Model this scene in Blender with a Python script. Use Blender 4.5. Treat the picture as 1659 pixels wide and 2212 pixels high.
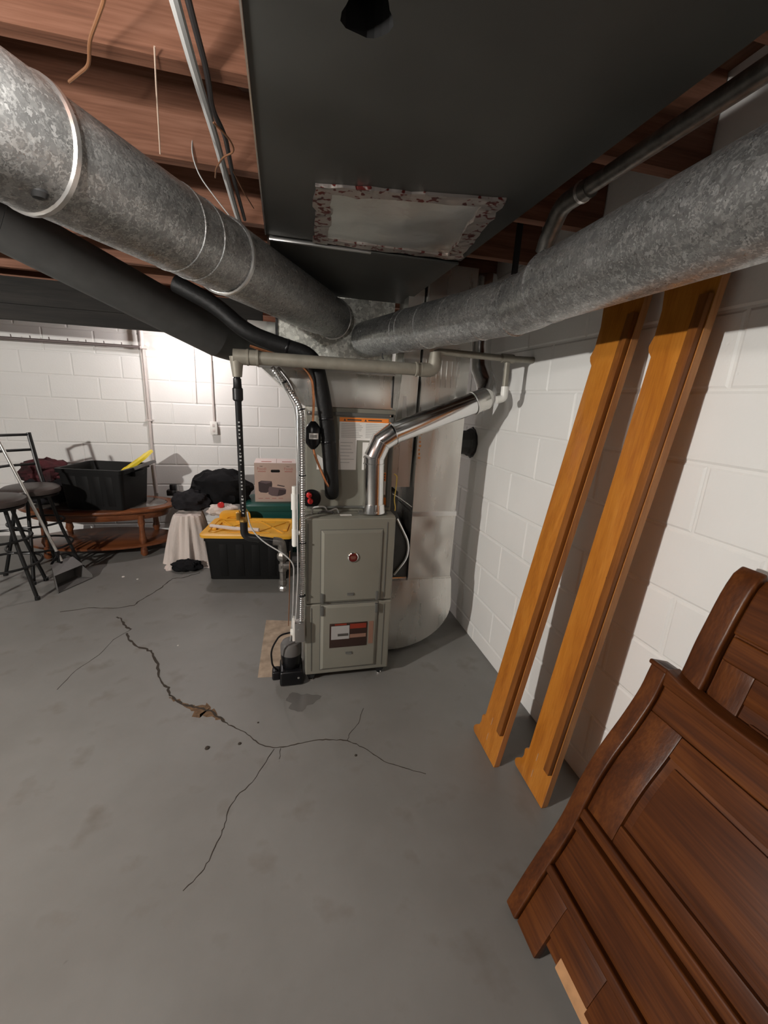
import bpy, bmesh, math, random
from mathutils import Vector, Matrix, noise

random.seed(7)
S = bpy.context.scene
for o in list(bpy.data.objects):
    bpy.data.objects.remove(o)
COL = S.collection
PI = math.pi
CAM_H = 1.455

# ------------------------------------------------------------------ camera
def camera():
    yaw, pitch, roll, fpx = 0.2436, 0.2632, -0.0515, 897.0
    f = Vector((math.sin(yaw) * math.cos(pitch), math.cos(yaw) * math.cos(pitch), -math.sin(pitch)))
    r = Vector((math.cos(yaw), -math.sin(yaw), 0))
    d = f.cross(r)
    r2 = math.cos(roll) * r + math.sin(roll) * d
    d2 = -math.sin(roll) * r + math.cos(roll) * d
    cd = bpy.data.cameras.new('camera')
    cd.sensor_fit = 'HORIZONTAL'
    cd.sensor_width = 36
    cd.lens = 36 * fpx / 1659
    cd.clip_start = 0.01
    c = bpy.data.objects.new('camera', cd)
    COL.objects.link(c)
    M = Matrix((r2, -d2, -f)).transposed().to_4x4()
    M.translation = (0, 0, CAM_H)
    c.matrix_world = M
    S.camera = c
camera()

# ------------------------------------------------------------------ world, lamps, exposure
W = bpy.data.worlds.new('world'); S.world = W
W.use_nodes = True
W.node_tree.nodes['Background'].inputs[0].default_value = (0.5, 0.5, 0.52, 1)
W.node_tree.nodes['Background'].inputs[1].default_value = 0.01
S.view_settings.view_transform = 'Standard'
S.view_settings.look = 'None'
S.view_settings.gamma = 1
S.view_settings.use_curve_mapping = False
S.view_settings.exposure = 0.0
# bulbs of the cellar: one by the trunk duct beside the camera, one near the back wall, one further off in the cellar
BULBS = [((-0.36, 0.62, 1.87), 56.0, (1.0, 0.955, 0.91), 'bare bulb hanging on a cord beside the trunk duct'),
         ((-0.86, 4.04, 1.90), 85.0, (1.0, 0.935, 0.925), 'bare bulb hanging on a cord close to the back wall'),
         ((-2.60, 0.22, 1.80), 1300.0, (1.0, 0.965, 0.91), 'bare bulb hanging on a cord far left of the round ducts')]

# ------------------------------------------------------------------ materials
MATS = {}
def nodes(name):
    m = bpy.data.materials.new(name); m.use_nodes = True
    nt = m.node_tree
    return m, nt, nt.nodes['Principled BSDF']
def P(name, col, rough=0.5, metal=0.0, spec=0.5, noise_s=0, noise_a=0.0, bump=0.0, bump_s=60, stretch=None, emit=0, trans=0, coat=0, rough_a=0.0):
    m, nt, b = nodes(name)
    N, L = nt.nodes, nt.links
    b.inputs['Base Color'].default_value = (*col, 1)
    b.inputs['Roughness'].default_value = rough
    b.inputs['Metallic'].default_value = metal
    b.inputs['Specular IOR Level'].default_value = spec
    if coat:
        b.inputs['Coat Weight'].default_value = coat
        b.inputs['Coat Roughness'].default_value = 0.15
    if trans:
        b.inputs['Transmission Weight'].default_value = trans
    if emit:
        b.inputs['Emission Color'].default_value = (*col, 1)
        b.inputs['Emission Strength'].default_value = emit
    tc = N.new('ShaderNodeTexCoord'); src = tc.outputs['Object']
    if stretch:
        mp = N.new('ShaderNodeMapping'); mp.inputs['Scale'].default_value = stretch
        L.new(src, mp.inputs[0]); src = mp.outputs[0]
    if noise_s:
        n = N.new('ShaderNodeTexNoise'); n.inputs['Scale'].default_value = noise_s; n.inputs['Detail'].default_value = 6
        L.new(src, n.inputs['Vector'])
        mx = N.new('ShaderNodeMix'); mx.data_type = 'RGBA'
        mx.inputs[6].default_value = (*[c * (1 - noise_a) for c in col], 1)
        mx.inputs[7].default_value = (*[min(1, c * (1 + noise_a)) for c in col], 1)
        cr = N.new('ShaderNodeMapRange'); cr.inputs[1].default_value = 0.3; cr.inputs[2].default_value = 0.7
        L.new(n.outputs[0], cr.inputs[0]); L.new(cr.outputs[0], mx.inputs[0]); L.new(mx.outputs[2], b.inputs['Base Color'])
        if rough_a:
            rr = N.new('ShaderNodeMapRange'); rr.inputs[1].default_value = 0.3; rr.inputs[2].default_value = 0.7
            rr.inputs[3].default_value = rough - rough_a; rr.inputs[4].default_value = rough + rough_a
            L.new(n.outputs[0], rr.inputs[0]); L.new(rr.outputs[0], b.inputs['Roughness'])
    if bump:
        n2 = N.new('ShaderNodeTexNoise'); n2.inputs['Scale'].default_value = bump_s; n2.inputs['Detail'].default_value = 5
        L.new(src, n2.inputs['Vector'])
        bp = N.new('ShaderNodeBump'); bp.inputs['Strength'].default_value = bump; bp.inputs['Distance'].default_value = 0.01
        L.new(n2.outputs[0], bp.inputs['Height']); L.new(bp.outputs[0], b.inputs['Normal'])
    MATS[name] = m
    return m

def galv(name, dark, light, rough, scale=70, metal=0.85, bump=0.15, flake=0.5, dust=0.0):
    """galvanised sheet: voronoi spangle"""
    m, nt, b = nodes(name); N, L = nt.nodes, nt.links
    tc = N.new('ShaderNodeTexCoord')
    v = N.new('ShaderNodeTexVoronoi'); v.inputs['Scale'].default_value = scale
    nz = N.new('ShaderNodeTexNoise'); nz.inputs['Scale'].default_value = scale * 0.7; nz.inputs['Detail'].default_value = 4
    L.new(tc.outputs['Object'], nz.inputs['Vector'])
    ad = N.new('ShaderNodeMix'); ad.data_type = 'VECTOR'; ad.inputs[0].default_value = 0.04
    L.new(tc.outputs['Object'], ad.inputs[4]); L.new(nz.outputs[1], ad.inputs[5]); L.new(ad.outputs[1], v.inputs['Vector'])
    sp = N.new('ShaderNodeSeparateColor'); L.new(v.outputs['Color'], sp.inputs[0])
    n = N.new('ShaderNodeTexNoise'); n.inputs['Scale'].default_value = 5; n.inputs['Detail'].default_value = 5
    L.new(tc.outputs['Object'], n.inputs['Vector'])
    mx = N.new('ShaderNodeMix'); mx.data_type = 'RGBA'
    mx.inputs[6].default_value = (*dark, 1); mx.inputs[7].default_value = (*light, 1)
    pw = N.new('ShaderNodeMath'); pw.operation = 'POWER'; pw.inputs[1].default_value = 2.2
    L.new(sp.outputs[0], pw.inputs[0])
    av = N.new('ShaderNodeMath'); av.operation = 'MULTIPLY_ADD'; av.inputs[1].default_value = flake; 
    sc = N.new('ShaderNodeMath'); sc.operation = 'MULTIPLY'; sc.inputs[1].default_value = 0.6
    L.new(n.outputs[0], sc.inputs[0]); L.new(pw.outputs[0], av.inputs[0]); L.new(sc.outputs[0], av.inputs[2])
    L.new(av.outputs[0], mx.inputs[0]); L.new(mx.outputs[2], b.inputs['Base Color'])
    mr = N.new('ShaderNodeMapRange'); mr.inputs[3].default_value = rough + 0.12; mr.inputs[4].default_value = max(0.08, rough - 0.14)
    L.new(sp.outputs[1], mr.inputs[0]); L.new(mr.outputs[0], b.inputs['Roughness'])
    b.inputs['Metallic'].default_value = metal
    if bump:
        bp = N.new('ShaderNodeBump'); bp.inputs['Strength'].default_value = bump; bp.inputs['Distance'].default_value = 0.004
        L.new(sp.outputs[2], bp.inputs['Height']); L.new(bp.outputs[0], b.inputs['Normal'])
    MATS[name] = m
    return m

def wood(name, c0, c1, c2, axis=2, scale=1.0, rough=0.4, coat=0.0, ring=9, blotch=0.35):
    m, nt, b = nodes(name); N, L = nt.nodes, nt.links
    tc = N.new('ShaderNodeTexCoord'); mp = N.new('ShaderNodeMapping')
    s = [ring * scale] * 3; s[axis] = 0.9 * scale
    mp.inputs['Scale'].default_value = s
    L.new(tc.outputs['Object'], mp.inputs[0])
    n = N.new('ShaderNodeTexNoise'); n.inputs['Scale'].default_value = 2.2; n.inputs['Detail'].default_value = 6; n.inputs['Distortion'].default_value = 0.7
    L.new(mp.outputs[0], n.inputs['Vector'])
    mp2 = N.new('ShaderNodeMapping'); s2 = [90 * scale] * 3; s2[axis] = 3 * scale; mp2.inputs['Scale'].default_value = s2
    L.new(tc.outputs['Object'], mp2.inputs[0])
    n2 = N.new('ShaderNodeTexNoise'); n2.inputs['Scale'].default_value = 2; n2.inputs['Detail'].default_value = 3
    L.new(mp2.outputs[0], n2.inputs['Vector'])
    r = N.new('ShaderNodeValToRGB'); e = r.color_ramp.elements
    e[0].position = 0.33; e[0].color = (*c0, 1); e[1].position = 0.68; e[1].color = (*c2, 1)
    k = e.new(0.5); k.color = (*c1, 1)
    ad = N.new('ShaderNodeMath'); ad.operation = 'MULTIPLY_ADD'; ad.inputs[1].default_value = blotch; 
    sb = N.new('ShaderNodeMath'); sb.operation = 'MULTIPLY_ADD'; sb.inputs[1].default_value = 1 - blotch; sb.inputs[2].default_value = 0
    L.new(n.outputs[0], sb.inputs[0]); L.new(n2.outputs[0], ad.inputs[0]); L.new(sb.outputs[0], ad.inputs[2])
    L.new(ad.outputs[0], r.inputs[0]); L.new(r.outputs[0], b.inputs['Base Color'])
    b.inputs['Roughness'].default_value = rough
    b.inputs['Specular IOR Level'].default_value = 0.3
    if coat:
        b.inputs['Coat Weight'].default_value = coat; b.inputs['Coat Roughness'].default_value = 0.25
    bp = N.new('ShaderNodeBump'); bp.inputs['Strength'].default_value = 0.12; bp.inputs['Distance'].default_value = 0.004
    L.new(n2.outputs[0], bp.inputs['Height']); L.new(bp.outputs[0], b.inputs['Normal'])
    MATS[name] = m
    return m

def wall_paint(name, col):
    m, nt, b = nodes(name); N, L = nt.nodes, nt.links
    g = N.new('ShaderNodeNewGeometry')
    n = N.new('ShaderNodeTexNoise'); n.inputs['Scale'].default_value = 3; n.inputs['Detail'].default_value = 6
    L.new(g.outputs['Position'], n.inputs['Vector'])
    mx = N.new('ShaderNodeMix'); mx.data_type = 'RGBA'
    mx.inputs[6].default_value = (*[c * 0.93 for c in col], 1); mx.inputs[7].default_value = (*[min(1, c * 1.05) for c in col], 1)
    L.new(n.outputs[0], mx.inputs[0]); L.new(mx.outputs[2], b.inputs['Base Color'])
    b.inputs['Roughness'].default_value = 0.48
    b.inputs['Specular IOR Level'].default_value = 0.35
    n1 = N.new('ShaderNodeTexNoise'); n1.inputs['Scale'].default_value = 70; n1.inputs['Detail'].default_value = 5
    L.new(g.outputs['Position'], n1.inputs['Vector'])
    n2 = N.new('ShaderNodeTexVoronoi'); n2.inputs['Scale'].default_value = 26
    L.new(g.outputs['Position'], n2.inputs['Vector'])
    pit = N.new('ShaderNodeMapRange'); pit.inputs[1].default_value = 0.02; pit.inputs[2].default_value = 0.14; pit.inputs[3].default_value = -0.8; pit.inputs[4].default_value = 0
    L.new(n2.outputs['Distance'], pit.inputs[0])
    ns = N.new('ShaderNodeTexNoise'); ns.inputs['Scale'].default_value = 4; L.new(g.outputs['Position'], ns.inputs['Vector'])
    gt = N.new('ShaderNodeMapRange'); gt.inputs[1].default_value = 0.52; gt.inputs[2].default_value = 0.66
    L.new(ns.outputs[0], gt.inputs[0])
    pm = N.new('ShaderNodeMath'); pm.operation = 'MULTIPLY'; L.new(pit.outputs[0], pm.inputs[0]); L.new(gt.outputs[0], pm.inputs[1])
    sm = N.new('ShaderNodeMath'); sm.operation = 'MULTIPLY_ADD'; sm.inputs[1].default_value = 0.5
    L.new(n1.outputs[0], sm.inputs[0]); L.new(pm.outputs[0], sm.inputs[2])
    bp = N.new('ShaderNodeBump'); bp.inputs['Strength'].default_value = 0.3; bp.inputs['Distance'].default_value = 0.005
    L.new(sm.outputs[0], bp.inputs['Height']); L.new(bp.outputs[0], b.inputs['Normal'])
    MATS[name] = m
    return m

def floor_paint(name):
    m, nt, b = nodes(name); N, L = nt.nodes, nt.links
    g = N.new('ShaderNodeNewGeometry')
    n = N.new('ShaderNodeTexNoise'); n.inputs['Scale'].default_value = 1.6; n.inputs['Detail'].default_value = 7; n.inputs['Roughness'].default_value = 0.6
    L.new(g.outputs['Position'], n.inputs['Vector'])
    r = N.new('ShaderNodeValToRGB'); e = r.color_ramp.elements
    e[0].position = 0.3; e[0].color = (0.158, 0.152, 0.140, 1); e[1].position = 0.7; e[1].color = (0.212, 0.208, 0.196, 1)
    L.new(n.outputs[0], r.inputs[0])
    # worn brownish stains
    n2 = N.new('ShaderNodeTexNoise'); n2.inputs['Scale'].default_value = 6.5; n2.inputs['Detail'].default_value = 5
    L.new(g.outputs['Position'], n2.inputs['Vector'])
    mr = N.new('ShaderNodeMapRange'); mr.inputs[1].default_value = 0.58; mr.inputs[2].default_value = 0.80; mr.inputs[4].default_value = 0.6
    L.new(n2.outputs[0], mr.inputs[0])
    mx = N.new('ShaderNodeMix'); mx.data_type = 'RGBA'; mx.inputs[7].default_value = (0.10, 0.078, 0.056, 1)
    L.new(mr.outputs[0], mx.inputs[0]); L.new(r.outputs[0], mx.inputs[6])
    # small dark specks
    v = N.new('ShaderNodeTexNoise'); v.inputs['Scale'].default_value = 22; v.inputs['Detail'].default_value = 2
    L.new(g.outputs['Position'], v.inputs['Vector'])
    mr2 = N.new('ShaderNodeMapRange'); mr2.inputs[1].default_value = 0.77; mr2.inputs[2].default_value = 0.83; mr2.inputs[4].default_value = 0.7
    L.new(v.outputs[0], mr2.inputs[0])
    mx2 = N.new('ShaderNodeMix'); mx2.data_type = 'RGBA'; mx2.inputs[7].default_value = (0.06, 0.05, 0.04, 1)
    L.new(mr2.outputs[0], mx2.inputs[0]); L.new(mx.outputs[2], mx2.inputs[6])
    L.new(mx2.outputs[2], b.inputs['Base Color'])
    rr = N.new('ShaderNodeMapRange'); rr.inputs[3].default_value = 0.38; rr.inputs[4].default_value = 0.58
    L.new(n.outputs[0], rr.inputs[0]); L.new(rr.outputs[0], b.inputs['Roughness'])
    n3 = N.new('ShaderNodeTexNoise'); n3.inputs['Scale'].default_value = 9; n3.inputs['Detail'].default_value = 6
    L.new(g.outputs['Position'], n3.inputs['Vector'])
    bp = N.new('ShaderNodeBump'); bp.inputs['Strength'].default_value = 0.12; bp.inputs['Distance'].default_value = 0.01
    L.new(n3.outputs[0], bp.inputs['Height']); L.new(bp.outputs[0], b.inputs['Normal'])
    MATS[name] = m
    return m

def specked(name, base, spot, scale, lo, hi, rough=0.3, metal=0.8):
    """base colour with printed blotches of a second colour"""
    m, nt, b = nodes(name); N, L = nt.nodes, nt.links
    tc = N.new('ShaderNodeTexCoord')
    n = N.new('ShaderNodeTexNoise'); n.inputs['Scale'].default_value = scale; n.inputs['Detail'].default_value = 1
    L.new(tc.outputs['Object'], n.inputs['Vector'])
    mr = N.new('ShaderNodeMapRange'); mr.inputs[1].default_value = lo; mr.inputs[2].default_value = hi
    L.new(n.outputs[0], mr.inputs[0])
    mx = N.new('ShaderNodeMix'); mx.data_type = 'RGBA'; mx.inputs[6].default_value = (*base, 1); mx.inputs[7].default_value = (*spot, 1)
    L.new(mr.outputs[0], mx.inputs[0]); L.new(mx.outputs[2], b.inputs['Base Color'])
    b.inputs['Roughness'].default_value = rough; b.inputs['Metallic'].default_value = metal
    n2 = N.new('ShaderNodeTexNoise'); n2.inputs['Scale'].default_value = 28
    L.new(tc.outputs['Object'], n2.inputs['Vector'])
    bp = N.new('ShaderNodeBump'); bp.inputs['Strength'].default_value = 0.5; bp.inputs['Distance'].default_value = 0.01
    L.new(n2.outputs[0], bp.inputs['Height']); L.new(bp.outputs[0], b.inputs['Normal'])
    MATS[name] = m
    return m

floor_paint('floor_paint')
wall_paint('wall_paint', (0.80, 0.79, 0.765))
wall_paint('wall_plain', (0.10, 0.10, 0.095))
galv('galv_round', (0.125, 0.127, 0.125), (0.56, 0.565, 0.555), 0.40, 150, 0.65, 0.3, 0.75)
galv('galv_plenum', (0.30, 0.30, 0.27), (0.85, 0.85, 0.78), 0.42, 75, 0.6, 0.4, 0.95)
P('galv_bright', (0.72, 0.71, 0.67), 0.28, 0.88, noise_s=4, noise_a=0.09, rough_a=0.08, stretch=(2.4, 2.4, 0.45), bump=0.22, bump_s=1.6)
P('galv_trunk', (0.075, 0.075, 0.069), 0.55, 0.5, noise_s=3, noise_a=0.25, rough_a=0.08)
P('flue_metal', (0.80, 0.80, 0.80), 0.17, 1.0, bump=0.05, bump_s=14)
P('shiny_edge', (0.75, 0.74, 0.72), 0.3, 0.9)
P('grey_duct', (0.075, 0.075, 0.073), 0.62, 0.25, noise_s=14, noise_a=0.12)
P('patch_metal', (0.86, 0.85, 0.82), 0.27, 0.95, bump=0.9, bump_s=4)
specked('foil_tape', (0.46, 0.41, 0.38), (0.16, 0.03, 0.025), 60, 0.57, 0.62)
P('hole_shade_black', (0.004, 0.004, 0.004), 0.9)  # black that stands for the darkness inside holes
P('furnace_paint', (0.26, 0.252, 0.21), 0.28, 0.25, noise_s=5, noise_a=0.04, coat=0.2)
P('furnace_dark', (0.12, 0.12, 0.11), 0.4, 0.2)
P('dark_metal', (0.05, 0.05, 0.05), 0.4, 0.6)
P('chrome', (0.85, 0.85, 0.83), 0.12, 1.0)
P('black_foam', (0.006, 0.006, 0.006), 0.55, 0.0, 0.3, bump=0.2, bump_s=60)
P('black_plastic', (0.006, 0.006, 0.007), 0.3, 0.0, 0.35)
P('black_bin', (0.005, 0.005, 0.005), 0.55, 0.0, 0.25, bump=0.08, bump_s=160)
P('yellow_plastic', (0.78, 0.40, 0.035), 0.42, noise_s=6, noise_a=0.06)
P('yellow_shiny', (0.80, 0.62, 0.03), 0.35)
P('teal_plastic', (0.008, 0.075, 0.062), 0.42)
P('iron_black', (0.022, 0.022, 0.023), 0.38, 0.5)
P('iron_grey', (0.20, 0.19, 0.175), 0.42, 0.75, noise_s=50, noise_a=0.3)
P('painted_pipe', (0.27, 0.25, 0.205), 0.48, 0.25, noise_s=30, noise_a=0.12)
P('pvc', (0.78, 0.77, 0.72), 0.35)
P('brass', (0.65, 0.40, 0.12), 0.3, 1.0)
P('copper', (0.72, 0.32, 0.16), 0.32, 1.0, noise_s=30, noise_a=0.2)
P('conduit_steel', (0.55, 0.55, 0.54), 0.33, 0.95)
P('red_plastic', (0.62, 0.03, 0.03), 0.35)
P('orange_print', (0.85, 0.24, 0.03), 0.55)
P('white_label', (0.72, 0.70, 0.66), 0.55)
P('grey_print', (0.42, 0.41, 0.39), 0.6)
P('grey_panel', (0.36, 0.35, 0.34), 0.5)
P('dark_print', (0.06, 0.055, 0.05), 0.6)
P('badge_red', (0.10, 0.012, 0.010), 0.3)
P('sticker_dark', (0.035, 0.018, 0.014), 0.25)
P('sticker_red', (0.22, 0.03, 0.015), 0.3)
P('sticker_brown', (0.24, 0.13, 0.09), 0.5)
P('wire_yellow', (0.75, 0.52, 0.10), 0.5)
P('wire_white', (0.7, 0.7, 0.68), 0.45)
P('wire_grey', (0.42, 0.42, 0.41), 0.5)
P('wire_dark', (0.045, 0.04, 0.04), 0.5)
P('wire_brown', (0.16, 0.07, 0.03), 0.5)
P('string', (0.55, 0.42, 0.33), 0.8)
P('cardboard', (0.52, 0.39, 0.33), 0.75, noise_s=8, noise_a=0.05)
P('cardboard_top', (0.78, 0.66, 0.63), 0.7)
P('box_print_red', (0.45, 0.19, 0.16), 0.7)
P('box_print_dark', (0.05, 0.035, 0.04), 0.5)
P('box_print_mid', (0.14, 0.10, 0.11), 0.5)
P('cloth_black', (0.006, 0.006, 0.007), 0.8, 0.0, 0.2, bump=0.35, bump_s=40)
P('cloth_grey', (0.10, 0.095, 0.095), 0.85, bump=0.3, bump_s=70)
P('cloth_white', (0.66, 0.58, 0.53), 0.85, bump=0.3, bump_s=60)
P('cloth_plaid', (0.055, 0.009, 0.012), 0.85, noise_s=9, noise_a=0.85, bump=0.3, bump_s=50)
P('cloth_dark', (0.016, 0.015, 0.017), 0.85, 0.0, 0.2, bump=0.3, bump_s=50)
P('stool_metal', (0.012, 0.012, 0.012), 0.35, 0.3)
P('stool_vinyl', (0.055, 0.042, 0.038), 0.4, bump=0.1, bump_s=90)
P('dustpan_grey', (0.11, 0.105, 0.10), 0.5)
P('handle_metal', (0.70, 0.69, 0.66), 0.28, 0.9)
P('glass_dark', (0.10, 0.085, 0.075), 0.08, 0.0, coat=1.0)
wood('table_wood', (0.09, 0.028, 0.012), (0.17, 0.055, 0.02), (0.25, 0.085, 0.03), 0, 1.0, 0.3, 0.5)
wood('rail_wood', (0.32, 0.098, 0.011), (0.44, 0.155, 0.018), (0.54, 0.215, 0.032), 2, 1.0, 0.36, 0.3, 7)
wood('ledger_wood', (0.36, 0.145, 0.05), (0.45, 0.20, 0.075), (0.52, 0.25, 0.10), 2, 1.0, 0.5, 0.0, 12)
wood('bed_wood', (0.040, 0.0095, 0.0014), (0.078, 0.0205, 0.0030), (0.135, 0.040, 0.0065), 1, 1.0, 0.42, 0.12, 8)
wood('bed_wood_up', (0.040, 0.0095, 0.0014), (0.078, 0.0205, 0.0030), (0.135, 0.040, 0.0065), 2, 1.0, 0.42, 0.12, 8)
wood('ledger_dark', (0.16, 0.05, 0.010), (0.22, 0.075, 0.014), (0.28, 0.10, 0.02), 2, 1.0, 0.45, 0.1, 9)
P('raw_wood', (0.45, 0.24, 0.11), 0.7, noise_s=30, noise_a=0.15)
wood('joist_wood', (0.11, 0.045, 0.025), (0.20, 0.088, 0.052), (0.28, 0.135, 0.088), 0, 1.0, 0.7, 0.0, 10)
wood('beam_wood', (0.012, 0.011, 0.010), (0.020, 0.018, 0.016), (0.032, 0.028, 0.024), 0, 1.0, 0.75, 0.0, 10)
P('bridging', (0.05, 0.03, 0.02), 0.8)
wood('deck_wood', (0.10, 0.045, 0.025), (0.15, 0.07, 0.04), (0.19, 0.095, 0.055), 1, 1.0, 0.75, 0.0, 9)
P('crack', (0.035, 0.026, 0.018), 0.9)
P('crack_soil', (0.13, 0.075, 0.038), 0.9, noise_s=60, noise_a=0.4)
P('rust_stain', (0.36, 0.275, 0.20), 0.7, noise_s=18, noise_a=0.3)
P('wet_stain', (0.125, 0.12, 0.112), 0.25)
P('rail_steel', (0.16, 0.13, 0.125), 0.5, 0.4)
P('painted_conduit', (0.62, 0.56, 0.53), 0.55)
P('bulb_glow', (1.0, 0.9, 0.78), 0.4, emit=6)
P('porcelain', (0.7, 0.68, 0.64), 0.25)
P('debris', (0.55, 0.52, 0.48), 0.8)

# ------------------------------------------------------------------ mesh builder
class MB:
    def __init__(s):
        s.v = []; s.f = []
    def add(s, vs, fs):
        o = len(s.v)
        s.v += [tuple(v) for v in vs]
        s.f += [tuple(i + o for i in f) for f in fs]
        return s
    def box(s, x0, x1, y0, y1, z0, z1):
        return s.add([(x0, y0, z0), (x1, y0, z0), (x1, y1, z0), (x0, y1, z0), (x0, y0, z1), (x1, y0, z1), (x1, y1, z1), (x0, y1, z1)],
                     [(0, 3, 2, 1), (4, 5, 6, 7), (0, 1, 5, 4), (1, 2, 6, 5), (2, 3, 7, 6), (3, 0, 4, 7)])
    def obox(s, c, ax, ay, az):
        """box from a centre and three half-axis vectors"""
        c, ax, ay, az = Vector(c), Vector(ax), Vector(ay), Vector(az)
        vs = [c + i * ax + j * ay + k * az for k in (-1, 1) for j, i in ((-1, -1), (-1, 1), (1, 1), (1, -1))]
        return s.add(vs, [(0, 3, 2, 1), (4, 5, 6, 7), (0, 1, 5, 4), (1, 2, 6, 5), (2, 3, 7, 6), (3, 0, 4, 7)])
    def frustum(s, r0, z0, r1, z1):
        """r = (x0,x1,y0,y1)"""
        a, b = r0, r1
        return s.add([(a[0], a[2], z0), (a[1], a[2], z0), (a[1], a[3], z0), (a[0], a[3], z0), (b[0], b[2], z1), (b[1], b[2], z1), (b[1], b[3], z1), (b[0], b[3], z1)],
                     [(0, 3, 2, 1), (4, 5, 6, 7), (0, 1, 5, 4), (1, 2, 6, 5), (2, 3, 7, 6), (3, 0, 4, 7)])
    def prism(s, poly, d):
        """polygon (3-D points) extruded by vector d"""
        d = Vector(d); n = len(poly)
        a = [Vector(p) for p in poly]; b = [p + d for p in a]
        fs = [tuple(range(n))[::-1], tuple(range(n, 2 * n))]
        for i in range(n):
            j = (i + 1) % n; fs.append((i, j, n + j, n + i))
        return s.add(a + b, fs)
    def tube(s, pts, r, seg=12, caps=True, closed=False, sx=1.0):
        pts = [Vector(p) for p in pts]
        n = len(pts)
        rs = r if isinstance(r, (list, tuple)) else [r] * n
        dirs = []
        for i in range(n):
            if closed:
                d = pts[(i + 1) % n] - pts[i - 1]
            else:
                a = pts[max(i - 1, 0)]; b = pts[min(i + 1, n - 1)]
                if 0 < i < n - 1:
                    d = (pts[i] - a).normalized() + (b - pts[i]).normalized()
                else:
                    d = b - a
            dirs.append(d.normalized() if d.length else Vector((0, 0, 1)))
        up = Vector((0, 0, 1)) if abs(dirs[0].z) < 0.9 else Vector((0, 1, 0))
        u = (up - dirs[0] * up.dot(dirs[0])).normalized()
        rings = []
        for i in range(n):
            d = dirs[i]
            u = (u - d * u.dot(d)).normalized()
            w = d.cross(u)
            k = 1.0
            if 0 < i < n - 1 and not closed:
                cs = (pts[i] - pts[i - 1]).normalized().dot(d); k = 1 / max(cs, 0.5)
            if 0 < i < n - 1 and not closed and k > 1.02:
                bend = ((pts[i + 1] - pts[i]).normalized() - (pts[i] - pts[i - 1]).normalized()).normalized()
                ring = []
                for j in range(seg):
                    t = 2 * PI * j / seg
                    q = u * math.cos(t) + w * math.sin(t) * sx
                    q = q + bend * q.dot(bend) * (k - 1)
                    ring.append(pts[i] + q * rs[i])
                rings.append(ring)
            else:
                rings.append([pts[i] + (u * math.cos(2 * PI * j / seg) + w * math.sin(2 * PI * j / seg) * sx) * rs[i] for j in range(seg)])
        vs = [p for ring in rings for p in ring]; fs = []
        m = n if closed else n - 1
        for i in range(m):
            for j in range(seg):
                a = i * seg + j; b = i * seg + (j + 1) % seg
                c = ((i + 1) % n) * seg + (j + 1) % seg; d = ((i + 1) % n) * seg + j
                fs.append((a, b, c, d))
        if caps and not closed:
            fs.append(tuple(range(seg))[::-1]); fs.append(tuple(range((n - 1) * seg, n * seg)))
        return s.add(vs, fs)
    def lathe(s, c, prof, seg=24, axis=(0, 0, 1), caps=True):
        """prof: (radius, height along axis) from c"""
        ax = Vector(axis).normalized()
        up = Vector((0, 0, 1)) if abs(ax.z) < 0.9 else Vector((0, 1, 0))
        u = (up - ax * up.dot(ax)).normalized(); w = ax.cross(u); c = Vector(c)
        vs = []; fs = []
        for r, h in prof:
            for j in range(seg):
                t = 2 * PI * j / seg
                vs.append(c + ax * h + (u * math.cos(t) + w * math.sin(t)) * max(r, 1e-5))
        for i in range(len(prof) - 1):
            for j in range(seg):
                fs.append((i * seg + j, i * seg + (j + 1) % seg, (i + 1) * seg + (j + 1) % seg, (i + 1) * seg + j))
        if caps:
            fs.append(tuple(range(seg))[::-1]); fs.append(tuple(range((len(prof) - 1) * seg, len(prof) * seg)))
        return s.add(vs, fs)
    def mesh(s, name, mat, smooth=False, bevel=0.0, bseg=2):
        me = bpy.data.meshes.new(name)
        me.from_pydata(s.v, [], s.f)
        bm = bmesh.new(); bm.from_mesh(me)
        bmesh.ops.recalc_face_normals(bm, faces=bm.faces)
        if bevel:
            es = [e for e in bm.edges if len(e.link_faces) == 2 and e.calc_face_angle(0) > 0.5]
            bmesh.ops.bevel(bm, geom=es, offset=bevel, segments=bseg, affect='EDGES', profile=0.6, clamp_overlap=True)
        bm.to_mesh(me); bm.free()
        if smooth or bevel:
            for p in me.polygons:
                p.use_smooth = True
            me.set_sharp_from_angle(angle=math.radians(38))
        me.materials.append(MATS[mat] if isinstance(mat, str) else mat)
        return me
    def build(s, name, mat, parent=None, smooth=False, bevel=0.0, bseg=2):
        return link(name, s.mesh(name, mat, smooth, bevel, bseg), parent)

def world_of(o):
    if o.parent is None:
        return o.matrix_basis.copy()
    return world_of(o.parent) @ o.matrix_parent_inverse @ o.matrix_basis
def link(name, me, parent=None):
    o = bpy.data.objects.new(name, me); COL.objects.link(o)
    if parent:
        o.parent = parent
        o.matrix_parent_inverse = world_of(parent).inverted()
    return o
def thing(name, label, cat, loc=(0, 0, 0), group=None):
    o = bpy.data.objects.new(name, None); COL.objects.link(o)
    o.empty_display_size = 0.05
    o.location = loc
    return tag(o, label, cat, group)
def tag(o, label, cat, group=None, kind=None):
    o['label'] = label; o['category'] = cat
    if group: o['group'] = group
    if kind: o['kind'] = kind
    return o
def struct(o):
    o['kind'] = 'structure'
    return o
def arc(c, r, a0, a1, n, u, w):
    c, u, w = Vector(c), Vector(u), Vector(w)
    return [c + (u * math.cos(a0 + (a1 - a0) * i / n) + w * math.sin(a0 + (a1 - a0) * i / n)) * r for i in range(n + 1)]
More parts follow.
